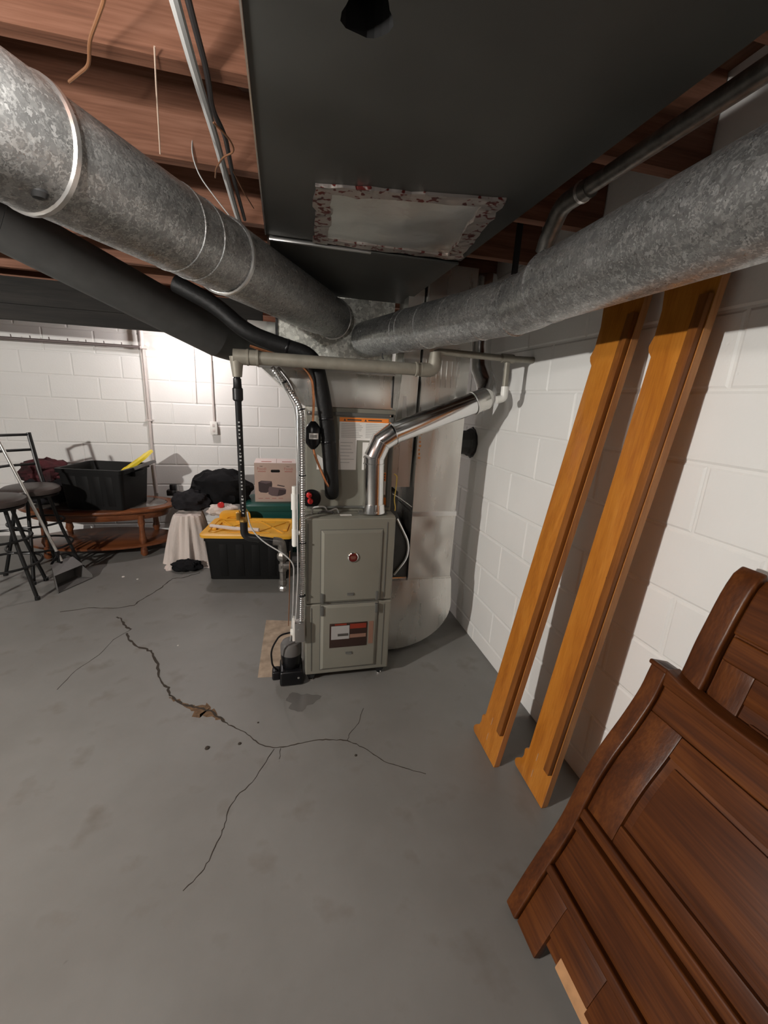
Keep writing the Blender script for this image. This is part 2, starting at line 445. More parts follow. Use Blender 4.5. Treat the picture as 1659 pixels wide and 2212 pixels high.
def fillet(pts, r, n=6):
    """round the corners of a polyline"""
    pts = [Vector(p) for p in pts]; out = [pts[0]]
    for i in range(1, len(pts) - 1):
        a = (pts[i - 1] - pts[i]); b = (pts[i + 1] - pts[i])
        k = min(r, a.length * 0.49, b.length * 0.49)
        p0 = pts[i] + a.normalized() * k; p1 = pts[i] + b.normalized() * k
        for j in range(n + 1):
            t = j / n
            out.append((1 - t) ** 2 * p0 + 2 * t * (1 - t) * pts[i] + t * t * p1)
    out.append(pts[-1])
    return out
def ring(p, d, r, h, name, mat, parent, seg=28, grow=0.004):
    """a raised bead around a round duct"""
    d = Vector(d).normalized()
    return MB().lathe(Vector(p) - d * h / 2, [(r, 0), (r + grow, h * 0.2), (r + grow, h * 0.8), (r, h)], seg, d, caps=False).build(name, mat, parent, smooth=True)
def text_mesh(s, size, mat, name, parent, M, depth=0.0006, align='CENTER'):
    cu = bpy.data.curves.new(name, 'FONT'); cu.body = s; cu.size = size; cu.extrude = depth
    cu.align_x = align; cu.align_y = 'CENTER'
    t = bpy.data.objects.new(name, cu); COL.objects.link(t)
    dg = bpy.context.evaluated_depsgraph_get()
    me = bpy.data.meshes.new_from_object(t.evaluated_get(dg))
    bpy.data.objects.remove(t)
    me.transform(M)
    me.materials.clear(); me.materials.append(MATS[mat])
    return link(name, me, parent)
def facing(loc, right, up):
    r = Vector(right).normalized(); u = Vector(up).normalized(); n = r.cross(u)
    M = Matrix((r, u, n)).transposed().to_4x4(); M.translation = loc
    return M

# ------------------------------------------------------------------ room shell
X_R, Y_B = 1.157, 4.556
X_L, Y_F = -5.2, -3.4
RH, BL = 0.2032, 0.4064
Z0 = CAM_H + 0.0717            # the mortar course just above eye level
DECK = 2.34
JB = 2.10                      # underside of the joists

fl = struct(MB().box(X_L - 0.1, X_R + 0.2, Y_F - 0.1, Y_B + 0.2, -0.15, 0).build('floor', 'floor_paint'))
fl['label'] = 'grey painted concrete basement floor with long cracks'

DEPTH = 0.004
def block_mesh(w, h, flip):
    """front face of one painted block, chamfered; local: x along wall, y out of wall (towards room), z up"""
    g = 0.0035; c = 0.007
    x0, x1, z0, z1 = g, w - g, g, h - g
    return MB().add([(x0, 0, z0), (x1, 0, z0), (x1, 0, z1), (x0, 0, z1), (x0 + c, DEPTH, z0 + c), (x1 - c, DEPTH, z0 + c), (x1 - c, DEPTH, z1 - c), (x0 + c, DEPTH, z1 - c)],
                    [(0, 1, 5, 4), (1, 2, 6, 5), (2, 3, 7, 6), (3, 0, 4, 7), (4, 5, 6, 7)])
BM = {}
def block(parent, w, h, M):
    k = (round(w, 3), round(h, 3))
    if k not in BM:
        BM[k] = block_mesh(w, h, False).mesh('block', 'wall_paint')
    o = bpy.data.objects.new('block', BM[k]); COL.objects.link(o)
    o.parent = parent
    o.matrix_basis = M
    return o
def rows():
    for i in range(-3, 8):
        zt = Z0 - i * RH; zb = max(Z0 - (i + 1) * RH, 0.0)
        yield i, zb, zt
wr = struct(MB().box(X_R + DEPTH, X_R + 0.2, Y_F - 0.1, Y_B + 0.2, 0, DECK).build('wall_right', 'wall_paint'))
wr['label'] = 'white painted concrete block wall beside the furnace'
for i, zb, zt in rows():
    y = 1.9343 + (0 if i % 2 == 0 else RH)
    while y > 0.05: y -= BL
    while y < Y_B - 0.02:
        a, b_ = y, min(y + BL, Y_B - 0.004)
        # local x runs along -Y so that local y (outwards) points to -X
        M = Matrix(((0, -1, 0, X_R + DEPTH), (1, 0, 0, a), (0, 0, 1, zb), (0, 0, 0, 1)))
        jx = random.uniform(-0.0008, 0.0008)
        M[0][3] += jx
        block(wr, b_ - a, zt - zb, M)
        y += BL
wb = struct(MB().box(X_L - 0.1, X_R + 0.2, Y_B + DEPTH, Y_B + 0.2, 0, DECK).build('wall_back', 'wall_paint'))
wb['label'] = 'white painted concrete block wall behind the coffee table'
for i, zb, zt in rows():
    x = -1.8724 + (RH if i % 2 == 0 else 0)
    while x > -3.0: x -= BL
    while x < X_R - 0.02:
        a, b_ = x, min(x + BL, X_R - 0.004)
        M = Matrix(((-1, 0, 0, b_), (0, -1, 0, Y_B + DEPTH + random.uniform(-0.0008, 0.0008)), (0, 0, 1, zb), (0, 0, 0, 1)))
        block(wb, b_ - a, zt - zb, M)
        x += BL
wl = struct(MB().box(X_L - 0.1, X_L, Y_F - 0.1, Y_B + 0.2, 0, DECK).build('wall_left', 'wall_plain'))
wf = struct(MB().box(X_L - 0.1, X_R + 0.2, Y_F - 0.1, Y_F, 0, DECK).build('wall_front', 'wall_plain'))
wl['label'] = 'painted wall on the far side of the cellar'; wf['label'] = 'painted wall at the near end of the cellar'

ce = struct(MB().box(X_L - 0.1, X_R + 0.2, Y_F - 0.1, Y_B + 0.2, DECK, DECK + 0.1).build('ceiling', 'deck_wood'))
ce['label'] = 'wooden floor deck overhead carried by joists'
jm = MB().box(X_L, X_R, 0, 0.04, JB, DECK).mesh('joist', 'joist_wood')
JY = [1.13 + 0.41 * k for k in range(-10, 9)]
for y in JY:
    if y > Y_B - 0.1: continue
    o = link('joist', jm, ce); o.location.y = y
# wooden cross bridging between the joists
brm = MB()
bm_pairs = []
for k in range(-1, 4):
    y0 = 1.17 + 0.41 * k; y1 = y0 + 0.37
    for za, zb in ((JB + 0.02, DECK - 0.03), (DECK - 0.03, JB + 0.02)):
        a = Vector((-0.085 if za < zb else -0.045, y0, za)); b = Vector((-0.085 if za < zb else -0.045, y1, zb))
        d = (b - a); n = Vector((1, 0, 0)).cross(d).normalized()
        MB().obox((a + b) / 2, Vector((0.018, 0, 0)), d / 2 * 0.93, n * 0.013).build('bridging', 'bridging', ce)

# ------------------------------------------------------------------ floor cracks and stains
def ribbon(name, pts, w, mat, z=0.0012, jag=0.006, sub=4):
    P2 = [Vector((*p, 0)) for p in pts]
    fine = []
    for a, b in zip(P2[:-1], P2[1:]):
        for t in range(sub):
            q = a.lerp(b, t / sub)
            if t: q += Vector((random.uniform(-jag, jag), random.uniform(-jag, jag), 0))
            fine.append(q)
    fine.append(P2[-1])
    n = len(fine); vs = []; fs = []
    for i, q in enumerate(fine):
        d = (fine[min(i + 1, n - 1)] - fine[max(i - 1, 0)]).normalized()
        nn = Vector((-d.y, d.x, 0))
        t = i / (n - 1)
        ww = (w(t) if callable(w) else w) * random.uniform(0.45, 1.3)
        vs += [(q + nn * ww / 2 + Vector((0, 0, z))), (q - nn * ww / 2 + Vector((0, 0, z)))]
    vs += [v - Vector((0, 0, z + 0.002)) for v in vs]
    for i in range(n - 1):
        a = 2 * i; o = 2 * n
        fs += [(a, a + 1, a + 3, a + 2), (a, a + 2, a + 2 + o, a + o), (a + 1, a + 1 + o, a + 3 + o, a + 3)]
    return MB().add(vs, fs).build(name, mat, fl)
CR = {
 'A': ([(-1.448, 2.879), (-1.301, 2.916), (-1.138, 2.887), (-1.018, 2.91), (-1.011, 2.964), (-0.974, 3.045), (-0.921, 3.161), (-0.894, 3.273), (-0.876, 3.34), (-0.8, 3.349), (-0.688, 3.437)], 0.007),
 'B': ([(-1.076, 2.759), (-1.039, 2.73), (-0.982, 2.635), (-0.938, 2.585)], 0.014),
 'C': ([(-0.948, 2.543), (-0.914, 2.466), (-0.859, 2.399), (-0.781, 2.349), (-0.738, 2.297), (-0.697, 2.212), (-0.66, 2.104), (-0.622, 2.023), (-0.579, 1.979), (-0.563, 1.918)], 0.0115),
 'C2': ([(-0.563, 1.918), (-0.512, 1.866), (-0.462, 1.826), (-0.406, 1.801), (-0.351, 1.776), (-0.303, 1.722), (-0.279, 1.689)], 0.011),
 'D': ([(-0.279, 1.689), (-0.235, 1.653), (-0.192, 1.618), (-0.15, 1.57), (-0.119, 1.534), (-0.06, 1.503), (-0.003, 1.498), (0.056, 1.505), (0.136, 1.511), (0.196, 1.5), (0.255, 1.484), (0.293, 1.459)], 0.0042),
 'E': ([(0.255, 1.484), (0.271, 1.521), (0.323, 1.577), (0.362, 1.667)], 0.0018),
 'F': ([(0.293, 1.459), (0.344, 1.405), (0.391, 1.348), (0.46, 1.306), (0.544, 1.259)], 0.0024),
 'G': ([(-0.056, 1.495), (-0.086, 1.436), (-0.135, 1.348), (-0.189, 1.295), (-0.209, 1.256), (-0.218, 1.197), (-0.227, 1.15), (-0.247, 1.094), (-0.268, 1.05), (-0.312, 1.007)], 0.0024),
 'H': ([(-0.029, 1.493), (-0.035, 1.438)], 0.002),
 'I': ([(-0.938, 2.585), (-1.0, 2.48), (-1.02, 2.33), (-1.08, 2.2), (-1.1, 2.05)], 0.0015)}
for k, (pts, w) in CR.items():
    ribbon('crack', pts, w, 'crack', jag=0.006 if w > 0.006 else 0.003)
ribbon('crack_soil', [(-0.56, 1.90), (-0.50, 1.858), (-0.44, 1.815), (-0.385, 1.785), (-0.33, 1.745), (-0.285, 1.70)], lambda t: 0.012 + 0.065 * math.exp(-((t - 0.62) / 0.2) ** 2), 'crack_soil', z=0.0008, jag=0.01)
# rusty outline of an old patch beside the pump, and a damp mark
st = [(-0.135, 2.585, -0.10, 2.0), (-0.10, 2.585, 0.08, 2.545), (-0.145, 2.02, -0.04, 1.985)]
MB().add([(-0.150, 1.985, 0.0006), (-0.04, 1.975, 0.0006), (0.02, 2.05, 0.0006), (0.07, 2.54, 0.0006), (-0.128, 2.585, 0.0006), (-0.140, 2.3, 0.0006)], [(0, 1, 2, 3, 4, 5)]).build('rust_stain', 'rust_stain', fl)
damp = []
for i in range(28):
    t = 2 * PI * i / 28
    r = 1 + 0.25 * math.sin(3 * t + 1) + 0.12 * math.sin(7 * t)
    damp.append((0.07 + 0.075 * r * math.cos(t), 1.77 + 0.06 * r * math.sin(t), 0.0007))
MB().add(damp, [tuple(range(28))]).build('damp_stain', 'wet_stain', fl)
for i, (x, y, s_) in enumerate([(-1.25, 3.42, 0.012), (-1.13, 3.36, 0.009), (-0.62, 2.36, 0.006), (-0.2, 1.55, 0.008), (-0.33, 1.55, 0.011), (0.28, 1.40, 0.006), (-0.13, 1.66, 0.005)]):
    MB().lathe((x, y, 0), [(s_, 0), (s_ * 0.8, s_ * 0.35), (s_ * 0.2, s_ * 0.5)], 7).build('debris', 'debris' if i < 3 else 'crack', fl)

# ------------------------------------------------------------------ bulbs
for (p, w, c, lab) in BULBS:
    t = thing('light_bulb', lab, 'light bulb', (p[0], p[1], JB))
    k = max(y for y in JY if y < p[1])
    MB().box(p[0] - 0.05, p[0] + 0.05, k + 0.041, k + 0.409, JB + 0.0005, JB + 0.02).build('mounting_board', 'joist_wood', t)
    hz = max(p[2] + 0.12, 0)
    MB().lathe((p[0], p[1], hz), [(0.010, 0.03), (0.024, 0.02), (0.024, -0.03), (0.018, -0.075)], 20).build('holder', 'porcelain', t, smooth=True)
    MB().tube([(p[0], p[1], hz + 0.02), (p[0], p[1], JB + 0.002)], 0.005, 8).build('cord', 'wire_dark', t, smooth=True)
    MB().lathe((p[0], p[1], p[2]), [(0.013, 0.055), (0.016, 0.045), (0.027, 0.018), (0.030, 0), (0.024, -0.018), (0.012, -0.028), (0.001, -0.030)], 16).build('bulb', 'bulb_glow', t, smooth=True)
    ld = bpy.data.lights.new('bulb_light', 'POINT'); ld.energy = w; ld.color = c; ld.shadow_soft_size = 0.036
    lo = bpy.data.objects.new('bulb_light', ld); COL.objects.link(lo); lo.location = p; lo.parent = t; lo.matrix_parent_inverse = t.matrix_basis.inverted()

# ------------------------------------------------------------------ trunk duct overhead
TZ = 1.95
tr = thing('trunk_duct', 'wide flat rectangular metal trunk duct overhead with a patched underside', 'duct', (0.29, 0.3, TZ))
def trunk_body():
    # underside with a round knocked-out hole
    c = Vector((0.117, 0.70)); r = 0.034; n = 20
    x0, x1, y0, y1, zt = -0.046, 0.627, -1.6, 1.575, 2.096
    hole = []
    for i in range(n):
        t = 2 * PI * (i + 0.5) / n
        rr = r * (1 + 0.10 * math.sin(3 * t) + 0.05 * math.sin(5 * t + 1))
        hole.append((c.x + rr * math.cos(t), c.y + rr * math.sin(t) * 1.15))
    sq = []
    q = 0.06
    for i in range(n):
        t = 2 * PI * (i + 0.5) / n
        k = 1 / max(abs(math.cos(t)), abs(math.sin(t)))
        sq.append((c.x + q * k * math.cos(t), c.y + q * k * math.sin(t)))
    m = MB()
    vs = [(*p, TZ) for p in hole] + [(*p, TZ) for p in sq] + [(*p, TZ + 0.13) for p in hole]
    fs = []
    for i in range(n):
        j = (i + 1) % n
        fs += [(i, j, n + j, n + i)]
    m.add(vs, fs)
    MB().add(vs, [(i, 2 * n + i, 2 * n + (i + 1) % n, (i + 1) % n) for i in range(n)]).build('hole_shade_lining', 'hole_shade_black', tr)  # inner wall coloured black to paint the hole's darkness
    xs = [x0, c.x - q, c.x + q, x1]; ys = [y0, c.y - q, c.y + q, y1]
    for a in range(3):
        for b in range(3):
            if a == 1 and b == 1: continue
            m.add([(xs[a], ys[b], TZ), (xs[a + 1], ys[b], TZ), (xs[a + 1], ys[b + 1], TZ), (xs[a], ys[b + 1], TZ)], [(0, 1, 2, 3)])
    m.add([(x0, y0, TZ), (x1, y0, TZ), (x1, y1, TZ), (x0, y1, TZ), (x0, y0, zt), (x1, y0, zt), (x1, y1, zt), (x0, y1, zt)],
          [(4, 5, 6, 7), (0, 1, 5, 4), (1, 2, 6, 5), (2, 3, 7, 6), (3, 0, 4, 7)])
    return m
trunk_body().build('main_section', 'galv_trunk', tr)
MB().box(0.06, 0.175, 0.64, 0.76, TZ + 0.131, TZ + 0.14).build('hole_shade_backing', 'hole_shade_black', tr)  # black plate, painted dark depth of the hole
MB().box(-0.036, 0.622, 1.585, 2.30, TZ - 0.006, 2.096).build('end_section', 'galv_trunk', tr)
MB().box(-0.0495, -0.0465, -1.6, 1.572, TZ - 0.003, TZ + 0.003).build('corner_seam', 'shiny_edge', tr)
MB().box(-0.038, 0.30, 1.576, 1.590, TZ - 0.013, TZ - 0.004).build('slip_joint', 'shiny_edge', tr, bevel=0.002)
MB().box(0.30, 0.622, 1.576, 1.588, TZ - 0.011, TZ - 0.004).build('slip_joint', 'galv_trunk', tr, bevel=0.002)
# patch: crumpled bright sheet held by foil tape
def patch_sheet():
    nx, ny = 14, 10; vs = []; fs = []
    c = [Vector((0.105, 1.19)), Vector((0.515, 1.125)), Vector((0.575, 1.525)), Vector((0.125, 1.545))]
    for k, zz in ((0, 0), (1, 0.0015)):
        for j in range(ny + 1):
            for i in range(nx + 1):
                u, v = i / nx, j / ny
                p = c[0].lerp(c[1], u).lerp(c[3].lerp(c[2], u), v)
                b = math.sin(PI * u) * math.sin(PI * v)
                h = 0.012 * b * noise.noise((p.x * 7, p.y * 7, 3)) + 0.004 * b
                vs.append((p.x, p.y, TZ - 0.0015 - abs(h) - (0.0015 if k == 0 else 0)))
    w = nx + 1; o = w * (ny + 1)
    for j in range(ny):
        for i in range(nx):
            a = j * w + i
            fs.append((a, a + 1, a + 1 + w, a + w)); fs.append((o + a, o + a + w, o + a + w + 1, o + a + 1))
    return MB().add(vs, fs)
ps = patch_sheet().build('patch_sheet', 'patch_metal', tr, smooth=True)
def tape(a, b, w):
    a, b = Vector(a), Vector(b); d = (b - a); n = 14; t = d.normalized(); nn = Vector((-t.y, t.x))
    top = []; bot = []
    for i in range(n + 1):
        p = a + d * i / n + nn * random.uniform(-0.004, 0.004)
        for s_ in (-1, 1):
            e = random.uniform(-0.004, 0.004)
            q = p + nn * (s_ * w / 2 + e)
            top.append((q.x, q.y, TZ - 0.0055 - random.uniform(0, 0.004)))
            bot.append((q.x, q.y, TZ - 0.0004))
    o = len(top); fs = []
    for i in range(n):
        k = 2 * i
        fs += [(k, k + 1, k + 3, k + 2), (o + k, o + k + 2, o + k + 3, o + k + 1), (k, k + 2, o + k + 2, o + k), (k + 1, o + k + 1, o + k + 3, k + 3)]
    fs += [(0, o, o + 1, 1), (2 * n, 2 * n + 1, o + 2 * n + 1, o + 2 * n)]
    MB().add(top + bot, fs).build('foil_tape', 'foil_tape', tr)
tape((0.085, 1.20), (0.545, 1.115), 0.04)
tape((0.105, 1.18), (0.125, 1.565), 0.045)
tape((0.10, 1.55), (0.595, 1.535), 0.035)
tape((0.520, 1.10), (0.585, 1.545), 0.05)

# ------------------------------------------------------------------ left galvanised round duct
gd = thing('round_duct', 'speckled galvanized round duct running up beside the joists on the left', 'duct', (-0.3, 1.2, 1.74))
GX = lambda y: -0.293 + (y - 1.2) * 0.498
gdir = Vector((0.498, 1, 0)).normalized(); GR = 0.1016; GZ = 1.84
gp = lambda y: Vector((GX(y), y, GZ))
MB().tube([gp(-1.3), gp(0.955)], GR, 40).build('pipe_section', 'galv_round', gd, smooth=True)
MB().tube([gp(0.95), gp(1.45)], GR - 0.003, 40).build('pipe_section', 'galv_round', gd, smooth=True)
MB().tube([gp(1.448), gp(2.12)], GR, 40).build('pipe_section', 'galv_round', gd, smooth=True)
MB().tube([gp(2.118), gp(2.298)], GR - 0.006, 40).build('collar', 'galv_round', gd, smooth=True)
ring(gp(0.958), gdir, GR, 0.014, 'clamp_ring', 'shiny_edge', gd, 40, 0.004)
ring(gp(1.452), gdir, GR, 0.016, 'clamp_ring', 'shiny_edge', gd, 40, 0.004)
ring(gp(1.26), gdir, GR - 0.003, 0.006, 'seam_bead', 'galv_round', gd, 40, 0.002)
ring(gp(1.33), gdir, GR - 0.003, 0.006, 'seam_bead', 'galv_round', gd, 40, 0.002)
ring(gp(2.29), gdir, GR - 0.006, 0.012, 'clamp_ring', 'shiny_edge', gd, 40, 0.004)
MB().lathe(gp(0.925) + Vector((0.045, -0.02, -0.086)), [(0.012, 0.006), (0.014, 0), (0.010, -0.008), (0.002, -0.010)], 12).build('clamp_screw', 'dark_metal', gd, smooth=True)

# lower smooth grey duct
ld_ = thing('round_duct', 'smooth matte grey round duct sloping down towards the plenum below the speckled one', 'duct', (-0.6, 2.06, 1.75))
LR = 0.089
lo_pts = [Vector((-1.06, 1.765, 2.335)), Vector((-1.06, 1.765, 2.025)), Vector((-0.913, 1.85, 1.964)), Vector((-0.302, 2.274, 1.703))]
MB().tube(fillet(lo_pts[:2] + [Vector((-0.95, 1.825, 1.98)), lo_pts[2]], 0.08, 6), LR - 0.002, 36).build('elbow', 'grey_duct', ld_, smooth=True)
MB().tube([lo_pts[2], lo_pts[3]], LR, 40).build('pipe_section', 'grey_duct', ld_, smooth=True)
MB().tube(fillet([lo_pts[3].lerp(lo_pts[2], 0.04), lo_pts[3], Vector((-0.25, 2.40, 1.695)), Vector((-0.16, 2.47, 1.70)), Vector((-0.024, 2.48, 1.70))], 0.08, 6), LR - 0.002, 36).build('elbow', 'grey_duct', ld_, smooth=True)

# ------------------------------------------------------------------ right round duct with elbow
rd = thing('round_duct', 'speckled galvanized round duct with an elbow passing above the leaning wooden rails', 'duct', (0.72, 0.9, 1.69))
RR = 0.0889
r_pts = [Vector((0.675, -1.4, 1.785)), Vector((0.722, 1.12, 1.778)), Vector((0.748, 1.25, 1.775)), Vector((0.745, 1.345, 1.772)), Vector((0.425, 2.285, 1.752))]
MB().tube(r_pts[:2], RR + 0.002, 40).build('pipe_section', 'galv_round', rd, smooth=True)
MB().tube([r_pts[1], r_pts[2], r_pts[3]], RR, 40).build('elbow', 'galv_round', rd, smooth=True)
sdir = (r_pts[4] - r_pts[3]).normalized()
MB().tube([r_pts[3], r_pts[4]], RR - 0.001, 40).build('pipe_section', 'galv_round', rd, smooth=True)
ring(r_pts[1] + Vector((0, 0.004, 0)), (0.03, 1, 0), RR + 0.001, 0.010, 'seam_bead', 'galv_round', rd, 40, 0.004)
ring(r_pts[3] + sdir * 0.004, sdir, RR, 0.010, 'seam_bead', 'galv_round', rd, 40, 0.004)
for k in (0.15, 0.30, 0.46, 0.60, 0.64):
    ring(r_pts[3] + sdir * k, sdir, RR - 0.001, 0.008, 'seam_bead', 'galv_round', rd, 40, 0.0022)
MB().tube([r_pts[3] + sdir * 0.80 + Vector((-0.02, -0.03, -0.085)), r_pts[3] + sdir * 0.80 + Vector((-0.022, -0.034, -0.10)), r_pts[3] + sdir * 0.80 + Vector((-0.015, -0.034, -0.112))], 0.003, 6).build('hook', 'dark_metal', rd)

# ------------------------------------------------------------------ furnace
FX0, FX1, FY0, FY1 = 0.092, 0.534, 1.905, 2.60
fu = thing('furnace', 'upright grey gas furnace with a round badge and raised front doors', 'furnace', (0.313, 2.25, 0))
MB().box(FX0, FX1, FY0, FY1, 0.055, 0.905).build('cabinet', 'furnace_paint', fu, bevel=0.006)
def door(name, z0, z1):
    d = MB().box(FX0 + 0.002, FX1 - 0.002, 1.887, FY0, z0, z1).build(name, 'furnace_paint', fu, bevel=0.008, bseg=3)
    return d
up = door('upper_door', 0.462, 0.903)
lo = door('lower_door', 0.057, 0.457)
def raised(x0, x1, z0, z1, y, h, parent, c=0.012):
    MB().box(x0 - 0.0025, x1 + 0.0025, y - 0.0006, y + 0.002, z0 - 0.0025, z1 + 0.0025).build('panel_groove_shade', 'furnace_dark', parent)  # dark flat border painting the shade of a groove around the panel
    m = MB()
    m.add([(x0, y, z0), (x1, y, z0), (x1, y, z1), (x0, y, z1), (x0 + c, y - h, z0 + c), (x1 - c, y - h, z0 + c), (x1 - c, y - h, z1 - c), (x0 + c, y - h, z1 - c),
           (x0, y + 0.001, z0), (x1, y + 0.001, z0), (x1, y + 0.001, z1), (x0, y + 0.001, z1)],
          [(4, 5, 6, 7), (0, 1, 5, 4), (1, 2, 6, 5), (2, 3, 7, 6), (3, 0, 4, 7), (11, 10, 9, 8), (0, 8, 9, 1), (1, 9, 10, 2), (2, 10, 11, 3), (3, 11, 8, 0)])
    return m.build('raised_panel', 'furnace_paint', parent, bevel=0.004)
raised(0.168, 0.470, 0.466, 0.845, 1.887, 0.012, up, 0.014)
raised(0.168, 0.462, 0.082, 0.453, 1.887, 0.012, lo, 0.014)
MB().box(FX0 + 0.012, FX0 + 0.016, 1.8845, 1.888, 0.48, 0.88).build('crease_shade', 'furnace_dark', up)  # dark strips on the doors, painted shade of pressed creases
MB().box(FX1 - 0.045, FX1 - 0.041, 1.8845, 1.888, 0.48, 0.88).build('crease_shade', 'furnace_dark', up)
MB().box(FX0 + 0.030, FX0 + 0.033, 1.8845, 1.888, 0.08, 0.44).build('crease_shade', 'furnace_dark', lo)
MB().box(FX1 - 0.040, FX1 - 0.037, 1.8845, 1.888, 0.08, 0.44).build('crease_shade', 'furnace_dark', lo)
# badge
bd = MB().lathe((0.322, 1.8755, 0.708), [(0.026, 0), (0.026, -0.006), (0.022, -0.009), (0.020, -0.005)], 28, (0, 1, 0)).build('badge', 'chrome', fu, smooth=True)
MB().lathe((0.322, 1.8735, 0.708), [(0.0205, 0), (0.0205, -0.0062)], 28, (0, 1, 0)).build('badge_face', 'badge_red', bd)
for dz, w in ((0.006, 0.012), (0.0, 0.014), (-0.006, 0.010)):
    MB().box(0.322 - w, 0.322 + w, 1.8663, 1.8674, 0.708 + dz - 0.0012, 0.708 + dz + 0.0012).build('badge_lettering', 'sticker_brown', bd)
# lower window sticker
sk = MB().box(0.214, 0.408, 1.8725, 1.8755, 0.214, 0.352).build('safety_sticker', 'sticker_dark', fu, bevel=0.0012)
MB().box(0.222, 0.315, 1.8714, 1.8726, 0.262, 0.338).build('sticker_photo', 'grey_panel', sk)
MB().box(0.255, 0.310, 1.8704, 1.8715, 0.280, 0.294).build('sticker_photo_detail', 'dark_print', sk)
MB().box(0.318, 0.402, 1.8714, 1.8726, 0.318, 0.345).build('sticker_print', 'sticker_red', sk)
MB().box(0.318, 0.402, 1.8714, 1.8726, 0.266, 0.286).build('sticker_print', 'sticker_brown', sk)
MB().box(0.240, 0.300, 1.8714, 1.8726, 0.342, 0.350).build('sticker_print', 'sticker_red', sk)
MB().box(0.416, 0.440, 1.8735, 1.8755, 0.222, 0.352).build('side_sticker', 'sticker_brown', fu)
# grip slots and latches
for z in (0.512, 0.178):
    g = MB().box(0.298, 0.332, 1.8705, 1.8755, z - 0.006, z + 0.006).build('grip_slot', 'furnace_dark', fu, bevel=0.002)
    MB().box(0.301, 0.329, 1.8690, 1.8712, z - 0.006, z - 0.0025).build('grip_lip', 'chrome', g)
for x in (0.176, 0.452):
    for z0, z1 in ((0.470, 0.520), (0.400, 0.450)):
        MB().box(x - 0.008, x + 0.008, 1.868, 1.888, z0, z1).build('latch', 'furnace_dark', fu, bevel=0.005)
# feet
for x in (0.125, 0.495):
    for y in (1.93, 2.56):
        ft = MB().frustum((x - 0.013, x + 0.013, y - 0.013, y + 0.013), 0.016, (x - 0.03, x + 0.03, y - 0.02, y + 0.03), 0.0555).build('foot', 'dark_metal', fu)
        MB().lathe((x, y, 0), [(0.013, 0), (0.013, 0.007), (0.006, 0.012), (0.006, 0.02)], 12).build('levelling_screw', 'chrome', ft, smooth=True)
# top clutter: plate label, small tubing
MB().box(0.262, 0.318, 1.925, 1.945, 0.904, 0.9065).build('top_label', 'white_label', fu)
MB().box(0.36, 0.50, 1.94, 2.0, 0.905, 0.912).build('vent_flange', 'furnace_dark', fu, bevel=0.003)
MB().tube(fillet([(0.13, 1.97, 0.905), (0.13, 1.94, 0.945), (0.19, 1.935, 0.95), (0.20, 1.955, 0.915), (0.25, 1.975, 0.93), (0.26, 1.975, 0.905)], 0.02), 0.004, 8).build('pressure_hose', 'wire_grey', fu, smooth=True)
MB().tube(fillet([(0.16, 1.97, 0.905), (0.17, 1.94, 0.925), (0.225, 1.93, 0.923), (0.235, 1.96, 0.905)], 0.02), 0.004, 8).build('pressure_hose', 'wire_dark', fu, smooth=True)

# ------------------------------------------------------------------ coil cabinet on top
cc = thing('coil_cabinet', 'grey evaporator coil cabinet with warning labels standing on the furnace', 'cabinet', (0.31, 2.28, 0.906))
CY = 2.005
MB().box(0.098, 0.532, CY, 2.56, 0.906, 1.410).build('casing', 'furnace_paint', cc, bevel=0.005)
MB().box(0.104, 0.520, CY - 0.010, CY, 0.928, 1.388).build('front_panel', 'furnace_paint', cc, bevel=0.006)
for a in ((0.104, 0.520, 1.372, 1.390), (0.104, 0.520, 0.926, 0.936), (0.502, 0.522, 0.926, 1.39)):
    MB().box(a[0], a[1], CY - 0.019, CY - 0.008, a[2], a[3]).build('panel_flange', 'furnace_dark', cc, bevel=0.004)
for x in (0.118, 0.497):
    MB().lathe((x, CY - 0.019, 1.381), [(0.006, 0), (0.006, -0.003), (0.003, -0.004)], 10, (0, 1, 0)).build('screw', 'chrome', cc, smooth=True)
YF = CY - 0.010
wlb = MB().box(0.258, 0.496, YF - 0.0012, YF, 1.262, 1.366).build('warning_label', 'white_label', cc)
MB().box(0.258, 0.496, YF - 0.0020, YF - 0.0012, 1.347, 1.367).build('label_header', 'orange_print', wlb)
for x in (0.282, 0.382):
    MB().prism([(x - 0.006, YF - 0.0028, 1.351), (x + 0.006, YF - 0.0028, 1.351), (x, YF - 0.0028, 1.362)], (0, 0.0008, 0)).build('warning_triangle', 'dark_print', wlb)
    MB().box(x + 0.012, x + 0.080, YF - 0.0026, YF - 0.002, 1.3535, 1.3595).build('label_print', 'dark_print', wlb)
for i in range(9):
    z = 1.338 - i * 0.0078
    for x0, x1 in ((0.266, 0.370), (0.384, 0.488)):
        MB().box(x0, x1 - random.uniform(0, 0.02), YF - 0.0019, YF - 0.0012, z - 0.0016, z + 0.0016).build('label_print', 'grey_print', wlb)
w2 = MB().box(0.256, 0.342, YF - 0.0022, YF - 0.0008, 1.118, 1.262).build('data_label', 'white_label', cc)
for i in range(7):
    MB().box(0.264, 0.334 - random.uniform(0, 0.03), YF - 0.0030, YF - 0.0022, 1.248 - i * 0.016, 1.251 - i * 0.016).build('label_print', 'grey_print', w2)
MB().prism([(0.152, YF - 0.0012, 1.118), (0.195, YF - 0.0012, 1.118), (0.195, YF - 0.0012, 1.16), (0.155, YF - 0.0012, 1.19)], (0, 0.0012, 0)).build('data_label', 'white_label', cc)
MB().box(0.372, 0.420, YF - 0.0012, YF, 1.118, 1.252).build('data_label', 'white_label', cc)
w3 = MB().box(0.474, 0.497, YF - 0.0012, YF, 0.992, 1.106).build('caution_label', 'white_label', cc)
MB().box(0.475, 0.496, YF - 0.0020, YF - 0.0012, 1.062, 1.105).build('label_header', 'orange_print', w3)
